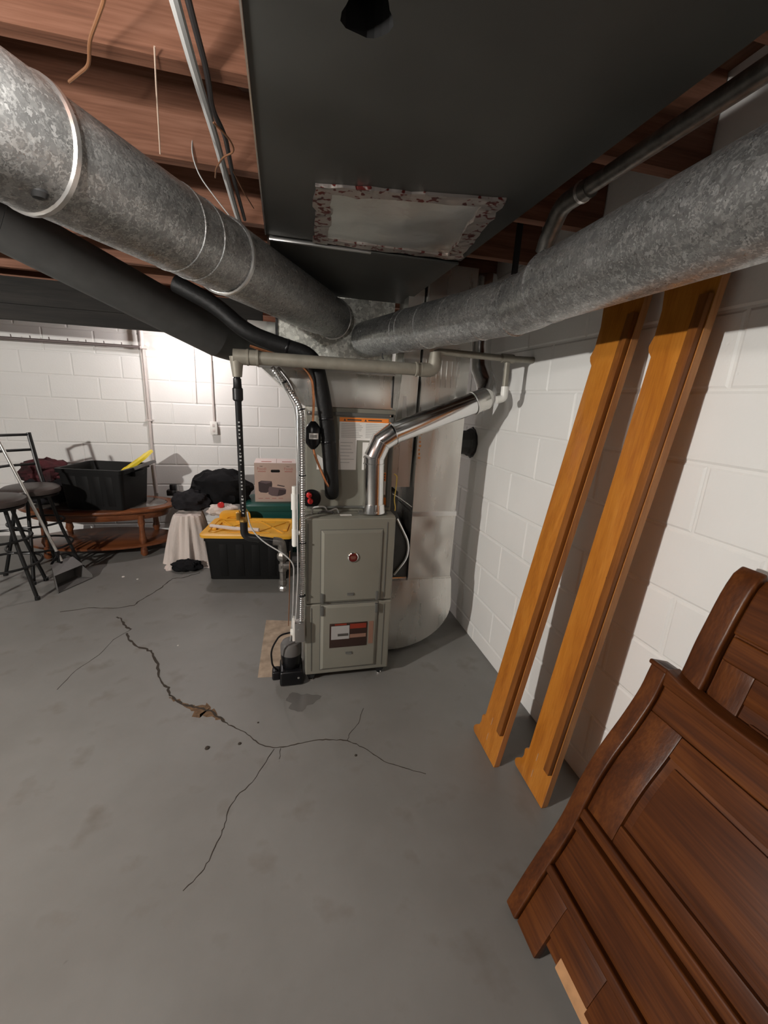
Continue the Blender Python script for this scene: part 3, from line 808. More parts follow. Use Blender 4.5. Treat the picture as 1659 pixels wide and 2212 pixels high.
for z in (1.07, 1.083, 1.096):
    MB().box(0.479, 0.492, YF - 0.0026, YF - 0.002, z - 0.003, z + 0.003).build('label_print', 'dark_print', w3)
MB().lathe((0.492, YF, 0.956), [(0.022, 0), (0.022, -0.0015)], 20, (0, 1, 0)).build('round_label', 'orange_print', cc)
# rubber grommet and two capped stubs, lower left
MB().lathe((0.128, YF, 0.975), [(0.045, 0.0), (0.045, -0.006), (0.03, -0.008)], 24, (0, 1, 0)).build('grommet', 'black_plastic', cc, smooth=True)
for z in (0.995, 0.965):
    MB().lathe((0.116 + (0.006 if z < 0.98 else 0), YF - 0.006, z), [(0.013, 0.0), (0.014, -0.012), (0.012, -0.024), (0.004, -0.027)], 16, (0, 1, 0)).build('drain_plug', 'red_plastic', cc, smooth=True)

# ------------------------------------------------------------------ supply plenum and transition
sp_ = thing('supply_plenum', 'bright sheet metal supply plenum flaring above the coil cabinet', 'duct', (0.28, 2.3, 1.411))
MB().frustum((0.094, 0.512, 2.002, 2.56), 1.411, (-0.10, 0.514, 2.002, 2.60), 1.574).build('transition', 'galv_bright', sp_, bevel=0.002)
MB().box(-0.022, 0.575, 2.302, 2.62, 1.575, 2.094).build('plenum_box', 'galv_plenum', sp_, bevel=0.002)
MB().box(-0.105, 0.516, 1.996, 2.002, 1.566, 1.580).build('drive_cleat', 'shiny_edge', sp_)
MB().box(0.507, 0.513, 1.996, 2.002, 1.42, 1.565).build('drive_cleat', 'dark_metal', sp_)
MB().box(-0.165, -0.032, 2.298, 2.44, 1.72, 1.80).build('take_off_box', 'galv_bright', sp_, bevel=0.003)
MB().box(-0.032, -0.022, 2.296, 2.32, 1.66, 1.83).build('drive_cleat', 'dark_metal', sp_)

# ------------------------------------------------------------------ return drop
re = thing('return_duct', 'tall shiny sheet metal return air drop curving into the furnace base', 'duct', (0.8, 2.35, 0.02))
RX0, RX1, RY0, RY1 = 0.683, 0.935, 2.10, 2.62
def sheet(x0, x1, z0, z1, y0, y1, amp=0.004, seed=0.0):
    """box whose front and right faces are slightly oil-canned"""
    nx, nz = 10, 26; vs = []; fs = []
    for j in range(nz + 1):
        for i in range(nx + 1):
            u, v = i / nx, j / nz
            b = math.sin(PI * u) * min(1, 6 * min(v, 1 - v))
            h = amp * b * noise.noise((u * 2.3 + seed, v * 3.2 + seed, seed))
            vs.append((x0 + (x1 - x0) * u, y0 + h, z0 + (z1 - z0) * v))
    w = nx + 1
    for j in range(nz):
        for i in range(nx):
            a = j * w + i; fs.append((a, a + 1, a + 1 + w, a + w))
    m = MB().add(vs, fs)
    m.add([(x0, y0, z0), (x1, y0, z0), (x1, y0, z1), (x0, y0, z1), (x0, y1, z0), (x1, y1, z0), (x1, y1, z1), (x0, y1, z1)],
          [(4, 7, 6, 5), (1, 5, 6, 2), (0, 3, 7, 4), (3, 2, 6, 7), (0, 4, 5, 1)])
    return m
sheet(RX0, RX1, 0.868, 2.094, RY0, RY1, 0.009, 1.3).build('upper_section', 'galv_bright', re, smooth=True)
sheet(RX0, RX1 + 0.005, 0.47, 0.860, RY0, RY1, 0.009, 4.1).build('middle_section', 'galv_bright', re, smooth=True)
MB().box(RX0 - 0.003, RX1 + 0.006, RY0 - 0.006, RY0 + 0.02, 0.845, 0.872).build('slip_joint', 'shiny_edge', re, bevel=0.002)
MB().box(RX0 - 0.003, RX1 + 0.010, RY0 - 0.004, RY0 + 0.02, 0.462, 0.476).build('slip_joint', 'galv_bright', re, bevel=0.002)
boot = [(0.537, 0.468), (RX1 + 0.012, 0.468), (RX1 + 0.025, 0.30)]
for i in range(1, 15):
    t = PI / 2 * i / 14
    boot.append((0.60 + 0.36 * math.cos(t), 0.025 + 0.275 * (1 - math.sin(t))))
boot += [(0.537, 0.025)]
boot = [(x, RY0 - 0.01, z) for x, z in boot]
MB().prism(boot, (0, 0.50, 0)).build('elbow_boot', 'galv_bright', re, bevel=0.003)
for i in range(9):
    z = 1.33 - i * 0.021
    MB().box(0.690 + 0.002 * (i % 2), 0.698 + 0.003 * (i % 3), RY0 - 0.0035, RY0 + 0.006, z, z + 0.012).build('lock_tab', 'chrome', re)
for i in range(7):
    x = 0.70 + i * 0.028
    MB().box(x, x + 0.004, RY0 - 0.003, RY0 + 0.006, 1.53, 1.66).build('crimp', 'shiny_edge', re)
# flat filter slot between furnace and return
fs_ = thing('filter_rack', 'dark sheet metal filter rack wedged between furnace and return drop', 'filter rack', (0.61, 2.3, 0.47))
MB().prism([(0.540, 2.115, 0.475), (0.678, 2.115, 0.475), (0.678, 2.115, 0.70), (0.60, 2.115, 0.86), (0.60, 2.115, 0.98), (0.540, 2.115, 0.98)], (0, 0.45, 0)).build('casing', 'grey_duct', fs_, bevel=0.002)
MB().box(0.543, 0.676, 2.108, 2.115, 0.470, 0.482).build('edge_flange', 'chrome', fs_)
MB().box(0.558, 0.578, 2.113, 2.1155, 0.675, 0.700).build('tag', 'white_label', fs_)
MB().tube(fillet([(0.60, 2.112, 0.83), (0.676, 2.108, 0.69), (0.672, 2.106, 0.60), (0.60, 2.108, 0.50)], 0.05), 0.008, 8).build('edge_trim', 'flue_metal', fs_, smooth=True)
# tall offset panel left of the return drop
sd = thing('offset_duct', 'pale folded sheet metal offset duct between coil cabinet and return drop', 'duct', (0.6, 2.4, 0.99))
MB().add([(0.545, 2.15, 1.0), (0.672, 2.15, 1.0), (0.676, 2.13, 1.55), (0.676, 2.12, 2.09), (0.602, 2.12, 2.09), (0.585, 2.13, 1.55),
          (0.545, 2.55, 1.0), (0.672, 2.55, 1.0), (0.676, 2.29, 1.55), (0.676, 2.29, 2.09), (0.602, 2.29, 2.09), (0.585, 2.29, 1.55)],
         [(0, 1, 2, 5), (5, 2, 3, 4), (6, 11, 8, 7), (11, 10, 9, 8), (0, 5, 11, 6), (5, 4, 10, 11), (1, 7, 8, 2), (2, 8, 9, 3), (4, 3, 9, 10), (0, 6, 7, 1)]).build('casing', 'galv_bright', sd)
MB().add([(0.600, 2.148, 1.0), (0.668, 2.148, 1.0), (0.615, 2.130, 1.48), (0.600, 2.130, 1.48), (0.600, 2.151, 1.0), (0.668, 2.151, 1.0), (0.615, 2.133, 1.48), (0.600, 2.133, 1.48)],
         [(0, 1, 2, 3), (4, 7, 6, 5), (0, 4, 5, 1), (1, 5, 6, 2), (2, 6, 7, 3), (3, 7, 4, 0)]).build('fold', 'shiny_edge', sd)
MB().box(0.590, 0.672, 2.112, 2.121, 1.615, 1.66).build('sleeve', 'flue_metal', sd)

# ------------------------------------------------------------------ flue pipe
fp = thing('flue_pipe', 'shiny metal flue pipe bending from the furnace top towards the block wall', 'flue pipe', (0.43, 1.965, 0.906))
FR = 0.050
fa = Vector((0.432, 1.962, 0.912)); fb = Vector((0.425, 1.962, 1.185)); fc = Vector((0.455, 1.960, 1.262)); fd = Vector((0.515, 1.957, 1.303)); fe = Vector((0.925, 1.985, 1.462))
MB().lathe(fa, [(0.060, 0), (0.058, 0.02), (0.054, 0.045)], 32).build('base_collar', 'flue_metal', fp, smooth=True)
MB().tube([fa + Vector((0, 0, 0.03)), fb], FR, 32).build('riser', 'flue_metal', fp, smooth=True)
MB().tube([fb, fc, fd], FR + 0.001, 32).build('elbow', 'flue_metal', fp, smooth=True)
sl = (fe - fd).normalized()
MB().tube([fd, fe], FR + 0.002, 32).build('sloping_run', 'flue_metal', fp, smooth=True)
MB().tube([fe, fe + sl * 0.07], FR + 0.005, 32).build('coupling', 'galv_bright', fp, smooth=True)
MB().tube([fe + sl * 0.065, (1.015, 2.035, 1.505), (1.035, 2.09, 1.56), (1.025, 2.15, 1.64), (1.02, 2.17, 1.74), (1.02, 2.18, 2.09)], FR + 0.002, 32).build('upper_elbow', 'flue_metal', fp, smooth=True)
ring(fb, (0, 0, 1), FR, 0.010, 'crimp_bead', 'flue_metal', fp, 32, 0.003)
ring(fb - Vector((0, 0, 0.03)), (0, 0, 1), FR, 0.008, 'crimp_bead', 'flue_metal', fp, 32, 0.003)
ring(fc, (0.6, 0, 0.8), FR + 0.001, 0.008, 'crimp_bead', 'flue_metal', fp, 32, 0.004)
ring(fd, sl, FR + 0.001, 0.008, 'crimp_bead', 'flue_metal', fp, 32, 0.004)
ring(fe, sl, FR + 0.004, 0.009, 'crimp_bead', 'shiny_edge', fp, 32, 0.004)
MB().lathe(fa + Vector((0, -0.058, 0.012)), [(0.006, 0), (0.007, -0.006), (0.002, -0.009)], 10, (0, 1, 0)).build('screw', 'chrome', fp, smooth=True)

# ------------------------------------------------------------------ insulated suction line
il = thing('insulated_pipe', 'thick black foam insulated refrigerant line curving down to the coil cabinet', 'pipe', (0.22, 1.97, 1.05))
ip = fillet([(-0.42, 2.02, 1.87), (-0.26, 1.99, 1.795), (-0.15, 1.96, 1.70), (0.00, 1.945, 1.655), (0.135, 1.945, 1.625), (0.183, 1.945, 1.42), (0.205, 1.95, 1.24), (0.222, 1.952, 1.03), (0.226, 1.99, 1.00)], 0.09, 8)
MB().tube(ip, 0.034, 20).build('insulation', 'black_foam', il, smooth=True)
for p, d in (((0.02, 1.945, 1.651), (1, 0, -0.28)), ((0.190, 1.947, 1.36), (0.1, 0, -1)), ((0.202, 1.95, 1.255), (0.1, 0, -1))):
    ring(p, d, 0.034, 0.012, 'tape_band', 'black_plastic', il, 20, 0.0015)
# copper liquid line with filter drier
cl = thing('copper_line', 'thin copper refrigerant line with a black filter drier canister', 'pipe', (0.13, 1.92, 1.05))
MB().tube(fillet([(-0.13, 1.905, 1.642), (0.06, 1.900, 1.595), (0.122, 1.905, 1.54), (0.133, 1.925, 1.44), (0.129, 1.93, 1.345)], 0.06, 6), 0.0055, 8).build('tube', 'copper', cl, smooth=True)
MB().tube(fillet([(0.131, 1.93, 1.225), (0.14, 1.925, 1.19), (0.185, 1.905, 1.08), (0.208, 1.93, 1.04), (0.214, 1.985, 1.03)], 0.03, 5), 0.0055, 8).build('tube', 'copper', cl, smooth=True)
dr = MB().lathe((0.130, 1.93, 1.222), [(0.010, 0), (0.022, 0.012), (0.034, 0.030), (0.034, 0.095), (0.022, 0.113), (0.010, 0.125)], 24).build('filter_drier', 'black_plastic', cl, smooth=True)
lb = []
for k in range(9):
    t = -2.15 + 1.25 * k / 8
    lb.append((0.130 + 0.0348 * math.cos(t), 1.93 + 0.0348 * math.sin(t)))
m = MB(); n = len(lb)
m.add([(x, y, 1.27) for x, y in lb] + [(x, y, 1.296) for x, y in lb], [(i, i + 1, n + i + 1, n + i) for i in range(n - 1)])
dl = m.build('drier_label', 'white_label', dr)
for k in range(5):
    i = 1.5 + k * 1.1
    t = -2.15 + 1.25 * i / 8
    x, y = 0.130 + 0.0356 * math.cos(t), 1.93 + 0.0356 * math.sin(t)
    MB().box(x - 0.0014, x + 0.0014, y - 0.0008, y + 0.0003, 1.276, 1.290).build('label_print', 'dark_print', dr)

# ------------------------------------------------------------------ painted overhead pipe and pvc branch
bp_ = thing('gas_main_pipe', 'tan painted iron pipe running level in front of the plenum', 'pipe', (0.2, 1.86, 1.57))
BY = 1.845
MB().tube([(-0.165, BY, 1.592), (0.635, BY, 1.592)], 0.026, 20).build('pipe', 'painted_pipe', bp_, smooth=True)
MB().tube([(-0.19, BY, 1.592), (-0.10, BY, 1.592)], 0.030, 20).build('tee', 'painted_pipe', bp_, smooth=True)
MB().tube([(-0.178, BY, 1.592), (-0.178, BY, 1.515)], [0.028, 0.018], 16).build('reducer', 'painted_pipe', bp_, smooth=True)
for x in (-0.135, -0.098, 0.57):
    ring((x, BY, 1.592), (1, 0, 0), 0.027, 0.012, 'fitting_bead', 'painted_pipe', bp_, 20, 0.005)
MB().tube(fillet([(0.59, BY, 1.592), (0.655, BY, 1.592), (0.655, BY, 1.668)], 0.035, 6), [0.030] * 8 + [0.024], 16).build('elbow', 'painted_pipe', bp_, smooth=True)
MB().tube(fillet([(0.655, BY, 1.63), (0.655, BY, 1.672), (0.72, BY, 1.672), (1.02, BY + 0.02, 1.668), (1.156, BY + 0.03, 1.672)], 0.02, 5), 0.0145, 14).build('branch_pipe', 'painted_pipe', bp_, smooth=True)
MB().tube([(0.985, BY + 0.018, 1.669), (1.045, BY + 0.022, 1.669)], 0.020, 14).build('tee', 'painted_pipe', bp_, smooth=True)
pv = thing('vent_pipe', 'white plastic pipe with an elbow dropping from the painted pipe by the wall', 'pipe', (1.02, 1.87, 1.48))
MB().tube([(1.018, BY + 0.02, 1.652), (1.022, BY + 0.022, 1.50)], 0.0135, 14).build('riser', 'painted_pipe', pv, smooth=True)
MB().tube(fillet([(1.022, BY + 0.022, 1.545), (1.023, BY + 0.022, 1.49), (0.99, BY + 0.03, 1.482)], 0.03, 6), 0.018, 16).build('elbow', 'pvc', pv, smooth=True)

# ------------------------------------------------------------------ gas drop pipe
gs = thing('gas_drop_pipe', 'black iron gas pipe dropping from the ceiling pipe to the furnace side', 'pipe', (-0.02, 2.0, 0.56))
gv0 = Vector((-0.182, 1.875, 1.525)); gv1 = Vector((-0.186, 1.955, 0.875))
MB().tube([gv0, gv1], 0.0135, 16).build('vertical_pipe', 'iron_black', gs, smooth=True)
MB().lathe((-0.182, 1.877, 1.42), [(0.016, 0), (0.021, 0.006), (0.021, 0.05), (0.017, 0.055), (0.016, 0.09)], 16).build('coupling', 'iron_black', gs, smooth=True)
vv = MB().lathe(gv1 + Vector((0, 0, -0.005)), [(0.016, 0.0), (0.020, 0.010), (0.017, 0.035), (0.020, 0.058), (0.015, 0.066)], 8).build('valve', 'brass', gs)
MB().box(gv1.x - 0.030, gv1.x - 0.012, gv1.y - 0.03, gv1.y - 0.018, 0.89, 0.925).build('valve_handle', 'brass', vv, bevel=0.003)
MB().tube(fillet([(-0.186, 1.955, 0.875), (-0.186, 1.955, 0.80), (-0.12, 1.95, 0.79)], 0.03, 6), 0.0175, 14).build('elbow', 'iron_black', gs, smooth=True)
MB().tube([(-0.14, 1.95, 0.793), (-0.03, 1.94, 0.777)], 0.0135, 14).build('horizontal_pipe', 'iron_black', gs, smooth=True)
MB().tube(fillet([(-0.055, 1.94, 0.78), (-0.015, 1.938, 0.775), (-0.012, 1.938, 0.725)], 0.03, 6), 0.020, 14).build('elbow', 'iron_grey', gs, smooth=True)
MB().lathe((-0.012, 1.938, 0.545), [(0.015, 0), (0.020, 0.012), (0.020, 0.03), (0.015, 0.035), (0.015, 0.075), (0.019, 0.08), (0.019, 0.115), (0.014, 0.12), (0.014, 0.132), (0.022, 0.138), (0.026, 0.15), (0.026, 0.165), (0.020, 0.178), (0.015, 0.19)], 8).build('union', 'iron_grey', gs)
MB().tube([(-0.012, 1.938, 0.652), (0.0915, 1.938, 0.652)], 0.0135, 14).build('furnace_nipple', 'iron_black', gs, smooth=True)
MB().tube([(-0.02, 1.938, 0.652), (0.022, 1.938, 0.652)], 0.019, 14).build('tee', 'iron_grey', gs, smooth=True)
MB().lathe((-0.012, 1.938, 0.525), [(0.020, 0), (0.021, 0.014), (0.017, 0.022)], 8).build('drip_cap', 'conduit_steel', gs)
random.seed(11)
for i in range(26):
    z = 1.33 - i * 0.0165
    if i % 7 == 5: continue
    t = (1.525 - z) / (1.525 - 0.875)
    c = gv0.lerp(gv1, t)
    w = random.uniform(0.002, 0.0045)
    MB().box(c.x - w, c.x + w, c.y - 0.0142, c.y - 0.0128, z, z + random.uniform(0.004, 0.010)).build('pipe_stencil', 'wire_grey', gs)

# ------------------------------------------------------------------ condensate pvc, conduits, junction box, wires
pc = thing('drain_tube', 'white plastic condensate drain pipe with couplings beside the furnace', 'pipe', (0.045, 1.90, 0.76))
MB().tube([(0.044, 1.90, 0.765), (0.044, 1.90, 1.055)], 0.0105, 14).build('pipe', 'pvc', pc, smooth=True)
MB().tube([(0.044, 1.90, 0.945), (0.044, 1.90, 1.02)], 0.0145, 14).build('coupling', 'pvc', pc, smooth=True)
MB().tube([(0.045, 1.90, 0.770), (0.045, 1.90, 0.85)], 0.0135, 14).build('coupling', 'pvc', pc, smooth=True)
MB().tube(fillet([(0.045, 1.90, 0.83), (0.07, 1.905, 0.83), (0.0915, 1.915, 0.83)], 0.01, 3), 0.011, 12).build('side_arm', 'pvc', pc, smooth=True)
def spiral_conduit(name, label, pts, r, pitch, mat, group=None):
    t = thing(name, label, 'conduit', pts[-1], group)
    pts = fillet(pts, 0.06, 8)
    # resample
    L_ = [0]
    for a, b in zip(pts[:-1], pts[1:]): L_.append(L_[-1] + (b - a).length)
    n = int(L_[-1] / (pitch / 2)); fine = []; rs = []
    k = 0
    for i in range(n + 1):
        s_ = L_[-1] * i / n
        while k < len(L_) - 2 and L_[k + 1] < s_: k += 1
        f = (s_ - L_[k]) / max(L_[k + 1] - L_[k], 1e-6)
        fine.append(pts[k].lerp(pts[k + 1], f)); rs.append(r * (1.0 if i % 2 else 0.84))
    MB().tube(fine, rs, 12).build('spiral_sheath', mat, t, smooth=True)
    return t
fx = spiral_conduit('flexible_conduit', 'ribbed metal flexible conduit running down the furnace side to a junction box', [(-0.045, 1.89, 1.562), (0.015, 1.885, 1.49), (0.078, 1.88, 1.405), (0.080, 1.874, 1.20), (0.081, 1.872, 0.75), (0.074, 1.874, 0.385)], 0.0125, 0.011, 'conduit_steel')
for p, d in (((0.003, 1.886, 1.505), (0.5, 0, -0.8)), ((0.077, 1.88, 1.398), (0.2, 0, -1)), ((0.080, 1.874, 1.11), (0, 0, 1)), ((0.081, 1.872, 0.79), (0, 0, 1)), ((0.078, 1.873, 0.52), (0, 0, 1))):
    ring(p, d, 0.0135, 0.006, 'cable_tie', 'black_plastic', fx, 12, 0.003)
fx2 = spiral_conduit('flexible_conduit', 'second ribbed metal conduit bundled behind the first on the furnace side', [(-0.02, 1.915, 1.565), (0.035, 1.905, 1.50), (0.062, 1.897, 1.41), (0.064, 1.889, 1.20), (0.065, 1.885, 1.08)], 0.009, 0.011, 'conduit_steel')
jb = thing('junction_box', 'small metal junction box with a cover plate at the furnace foot', 'electrical box', (0.07, 1.86, 0.28))
MB().box(0.043, 0.0885, 1.852, 1.90, 0.275, 0.380).build('box', 'conduit_steel', jb, bevel=0.003)
MB().box(0.030, 0.043, 1.850, 1.902, 0.285, 0.398).build('cover_plate', 'pvc', jb, bevel=0.003)
MB().box(0.020, 0.032, 1.862, 1.890, 0.312, 0.334).build('plug', 'pvc', jb, bevel=0.004)
MB().lathe((0.060, 1.8525, 0.345), [(0.004, 0), (0.004, -0.002)], 8, (0, 1, 0)).build('screw', 'chrome', jb)
# thin cables beside the conduit
def cable(name, label, pts, r, mat, cat='cable', fr=0.04, group=None):
    return tag(MB().tube(fillet(pts, fr, 6), r, 8).build(name, mat, None, smooth=True), label, cat, group)
cable('thermostat_cable', 'thin grey cable tied along the flexible conduit', [(-0.03, 1.87, 1.545), (0.05, 1.866, 1.40), (0.056, 1.858, 1.2), (0.058, 1.853, 0.62), (0.047, 1.862, 0.40)], 0.0035, 'wire_grey')
cable('drain_hose', 'clear thin drain hose hanging from the gas valve past the yellow lid', [(-0.166, 1.925, 0.93), (-0.155, 1.925, 0.85), (-0.10, 1.905, 0.79), (0.0, 1.87, 0.735), (0.040, 1.86, 0.69), (0.034, 1.862, 0.45), (0.02, 1.95, 0.21)], 0.0032, 'wire_grey', 'hose', 0.05)
cable('thermostat_wire', 'thin brown thermostat wire hanging straight down beside the furnace', [(0.022, 1.90, 0.74), (0.018, 1.90, 0.5), (0.012, 1.90, 0.345)], 0.0025, 'wire_brown')
cable('control_wire', 'loose yellow control wire at the right edge of the coil cabinet', [(0.536, 1.99, 1.10), (0.552, 1.985, 1.09), (0.548, 1.98, 1.03), (0.540, 1.975, 0.97), (0.548, 1.97, 0.93), (0.545, 1.965, 0.915)], 0.0028, 'wire_yellow', 'wire', 0.02)
cable('control_wire', 'short white wire crossing the gap behind the furnace top', [(0.538, 2.0, 0.995), (0.60, 2.06, 0.955), (0.675, 2.095, 0.90)], 0.0022, 'wire_white', 'wire', 0.02)

# ------------------------------------------------------------------ condensate pump
cp = thing('condensate_pump', 'black condensate pump with a grey cap on the floor by the furnace', 'pump', (0.02, 1.93, 0))
MB().box(-0.035, 0.083, 1.885, 2.02, 0.0, 0.085).build('reservoir', 'black_plastic', cp, bevel=0.016, bseg=3)
MB().box(-0.073, -0.030, 1.895, 1.955, 0.035, 0.085).build('safety_switch', 'black_plastic', cp, bevel=0.012, bseg=3)
MB().lathe((0.024, 1.95, 0.08), [(0.040, 0), (0.050, 0.02), (0.053, 0.06), (0.053, 0.085)], 28).build('motor_housing', 'black_plastic', cp, smooth=True)
MB().lathe((0.024, 1.95, 0.163), [(0.054, 0), (0.054, 0.045), (0.046, 0.062), (0.030, 0.068), (0.002, 0.069)], 28).build('motor_cap', 'dustpan_grey', cp, smooth=True)
MB().tube(fillet([(0.022, 1.872, 0.323), (-0.03, 1.866, 0.318), (-0.075, 1.866, 0.24), (-0.07, 1.89, 0.13), (-0.045, 1.915, 0.085)], 0.09, 8), 0.0045, 8).build('power_cord', 'black_plastic', cp, smooth=True)
MB().lathe((0.060, 1.888, 0.05), [(0.006, 0), (0.006, -0.006), (0.002, -0.008)], 10, (0, 1, 0)).build('outlet_barb', 'chrome', cp, smooth=True)

# ------------------------------------------------------------------ wall fittings
ws = thing('wall_stub', 'old grey pipe stub closing a hole in the block wall behind the flue', 'pipe stub', (1.155, 2.47, 1.22))
MB().lathe((X_R + 0.006, 2.46, 1.222), [(0.085, 0), (0.085, -0.03), (0.075, -0.045), (0.070, -0.105), (0.06, -0.11)], 10, (1, 0, 0)).build('stub', 'grey_duct', ws)
MB().lathe((X_R + 0.006, 2.46, 1.222), [(0.10, 0), (0.098, -0.006), (0.092, -0.010)], 12, (1, 0, 0)).build('flange', 'dark_metal', ws)
ot = thing('outlet_box', 'white surface mounted outlet box on the back wall', 'outlet', (-0.678, Y_B, 1.09))
MB().box(-0.708, -0.650, Y_B - 0.045, Y_B + 0.002, 1.040, 1.158).build('box', 'painted_conduit', ot, bevel=0.004)
pl = MB().box(-0.712, -0.646, Y_B - 0.050, Y_B - 0.045, 1.034, 1.164).build('cover_plate', 'pvc', ot, bevel=0.002)
for z in (1.125, 1.073):
    MB().box(-0.690, -0.668, Y_B - 0.0525, Y_B - 0.049, z - 0.014, z + 0.014).build('socket', 'painted_conduit', pl, bevel=0.002)
tag(MB().tube([(-0.676, Y_B - 0.014, 1.16), (-0.676, Y_B - 0.014, 2.098)], 0.010, 10).build('wall_conduit', 'painted_conduit', None, smooth=True), 'thin painted conduit rising from the wall outlet', 'conduit')
tag(MB().tube([(-0.83, Y_B - 0.007, 1.335), (-0.825, Y_B - 0.007, 1.7), (-0.825, Y_B - 0.007, 2.0)], 0.004, 8).build('hanging_string', 'painted_conduit', None, smooth=True), 'short thin cord hanging on the back wall left of the outlet', 'cord')
c3 = thing('wall_conduit', 'thin painted pipe running down the back wall behind the coffee table', 'conduit', (-1.262, Y_B, 0.42))
MB().tube(fillet([(-1.262, Y_B - 0.02, 2.098), (-1.262, Y_B - 0.02, 1.2), (-1.27, Y_B - 0.02, 0.95), (-1.258, Y_B - 0.02, 0.43)], 0.1), 0.013, 12).build('pipe', 'painted_conduit', c3, smooth=True)
MB().tube(fillet([(-1.288, Y_B - 0.018, 2.098), (-1.280, Y_B - 0.018, 1.6), (-1.283, Y_B - 0.018, 1.15)], 0.1), 0.006, 8).build('cable', 'painted_conduit', c3, smooth=True)
MB().box(-1.30, -1.24, Y_B - 0.036, Y_B + 0.002, 1.145, 1.160).build('strap', 'painted_conduit', c3)
ra = thing('peg_rail', 'dark metal rail with small pegs held off the back wall near the ceiling', 'rail', (-1.7, Y_B - 0.13, 1.79))
RYY = Y_B - 0.135
MB().tube([(-2.9, RYY, 1.800), (-1.215, RYY, 1.806)], 0.013, 12).build('bar', 'rail_steel', ra, smooth=True)
MB().tube([(-1.25, RYY, 1.806), (-1.195, RYY, 1.806)], 0.017, 12).build('end_cap', 'painted_conduit', ra, smooth=True)
for i in range(8):
    x = -1.26 - i * 0.14
    MB().tube([(x, RYY, 1.81), (x, RYY - 0.004, 1.836)], 0.004, 6).build('peg', 'rail_steel', ra)
MB().tube([(-1.235, RYY, 1.80), (-1.235, RYY, 2.098)], 0.019, 10).build('hanger', 'painted_conduit', ra, smooth=True)
va = thing('water_valve', 'black valve with a small pipe on the back wall beside the coffee table', 'valve', (-1.05, Y_B, 0.3))
MB().box(-1.145, -1.055, Y_B - 0.13, Y_B - 0.05, 0.42, 0.48).build('body', 'black_plastic', va, bevel=0.012)
MB().box(-1.115, -1.055, Y_B - 0.12, Y_B - 0.06, 0.48, 0.535).build('cap', 'black_plastic', va, bevel=0.008)
MB().tube([(-1.10, Y_B - 0.09, 0.45), (-1.10, Y_B + 0.004, 0.45)], 0.012, 10).build('wall_pipe', 'iron_black', va, smooth=True)
MB().tube(fillet([(-1.06, Y_B - 0.09, 0.45), (-0.97, Y_B - 0.09, 0.455), (-0.90, Y_B - 0.09, 0.44), (-0.885, Y_B - 0.09, 0.30), (-0.885, Y_B - 0.09, 0.0)], 0.03, 5), 0.014, 12).build('pipe', 'iron_grey', va, smooth=True)

# ------------------------------------------------------------------ dropped beam and small overhead pipes
gb = thing('ceiling_beam', 'dark timber beam hanging below the joists before the back wall', 'beam', (-2.5, 3.45, 1.84))
MB().box(X_L + 0.01, -0.14, 3.42, 3.475, 1.842, 2.0985).build('ply', 'beam_wood', gb, bevel=0.003)
MB().box(X_L + 0.01, -0.14, 3.476, 3.53, 1.848, 2.0985).build('ply', 'beam_wood', gb, bevel=0.003)
MB().box(X_L + 0.01, -0.14, 3.405, 3.42, 1.935, 2.04).build('nailing_strip', 'beam_wood', gb, bevel=0.002)
op = thing('overhead_pipe', 'thin dark pipe with soldered elbow tucked above the right round duct', 'pipe', (0.8, 0.8, 1.98))
MB().tube([(0.842, -1.2, 2.03), (0.785, 1.20, 2.02)], 0.020, 16).build('pipe', 'iron_grey', op, smooth=True)
MB().tube(fillet([(0.790, 1.12, 2.02), (0.784, 1.23, 2.018), (0.80, 1.31, 1.96), (0.805, 1.33, 1.93)], 0.03, 6), 0.025, 16).build('elbow', 'iron_grey', op, smooth=True)
ring((0.789, 1.15, 2.02), (0, 1, 0), 0.025, 0.01, 'solder_ring', 'shiny_edge', op, 16, 0.003)
hb_ = thing('hanger_strap', 'dark vertical hanger strap between joists and the right duct elbow', 'strap', (0.94, 1.75, 1.9))
MB().box(0.925, 0.950, 1.745, 1.752, 1.86, 2.339).build('strap', 'dark_metal', hb_)

# ------------------------------------------------------------------ cables under the joists
def chain(name, label, pts, r, mat, cat='cable', fr=0.1):
    return cable(name, label, pts, r, mat, cat, fr)
chain('power_cable', 'thick grey power cable stapled under the joists beside the trunk duct', [(-0.170, -0.8, 2.075), (-0.166, 0.9, 2.075), (-0.166, 1.12, 2.078), (-0.158, 1.3, 2.072), (-0.158, 1.52, 2.075), (-0.150, 1.80, 2.06), (-0.15, 1.98, 2.08)], 0.0095, 'wire_grey')
chain('power_cable', 'black power cable running alongside the thick grey cable', [(-0.145, -0.8, 2.08), (-0.146, 0.95, 2.082), (-0.142, 1.12, 2.082), (-0.150, 1.22, 2.075), (-0.132, 1.30, 2.07), (-0.138, 1.55, 2.08), (-0.130, 1.85, 2.075)], 0.006, 'wire_dark')
chain('loose_wire', 'thin brown wire tied loosely around the grey cable', [(-0.150, 1.24, 2.060), (-0.118, 1.29, 2.055), (-0.112, 1.33, 2.05), (-0.145, 1.37, 2.052), (-0.176, 1.46, 2.06), (-0.186, 1.52, 2.062)], 0.0022, 'wire_brown', 'wire', 0.02)
chain('loose_wire', 'stiff dark wire with a bare white end beside the left round duct', [(-0.235, 0.78, 2.09), (-0.268, 0.95, 2.065), (-0.335, 1.055, 2.055), (-0.352, 1.10, 2.045), (-0.422, 1.19, 2.058)], 0.0032, 'wire_brown', 'wire', 0.03)
chain('pull_string', 'pale pull string hanging across the second joist', [(-0.235, 1.10, 2.097), (-0.252, 1.17, 2.085), (-0.296, 1.36, 2.03)], 0.0016, 'string', 'string', 0.02)
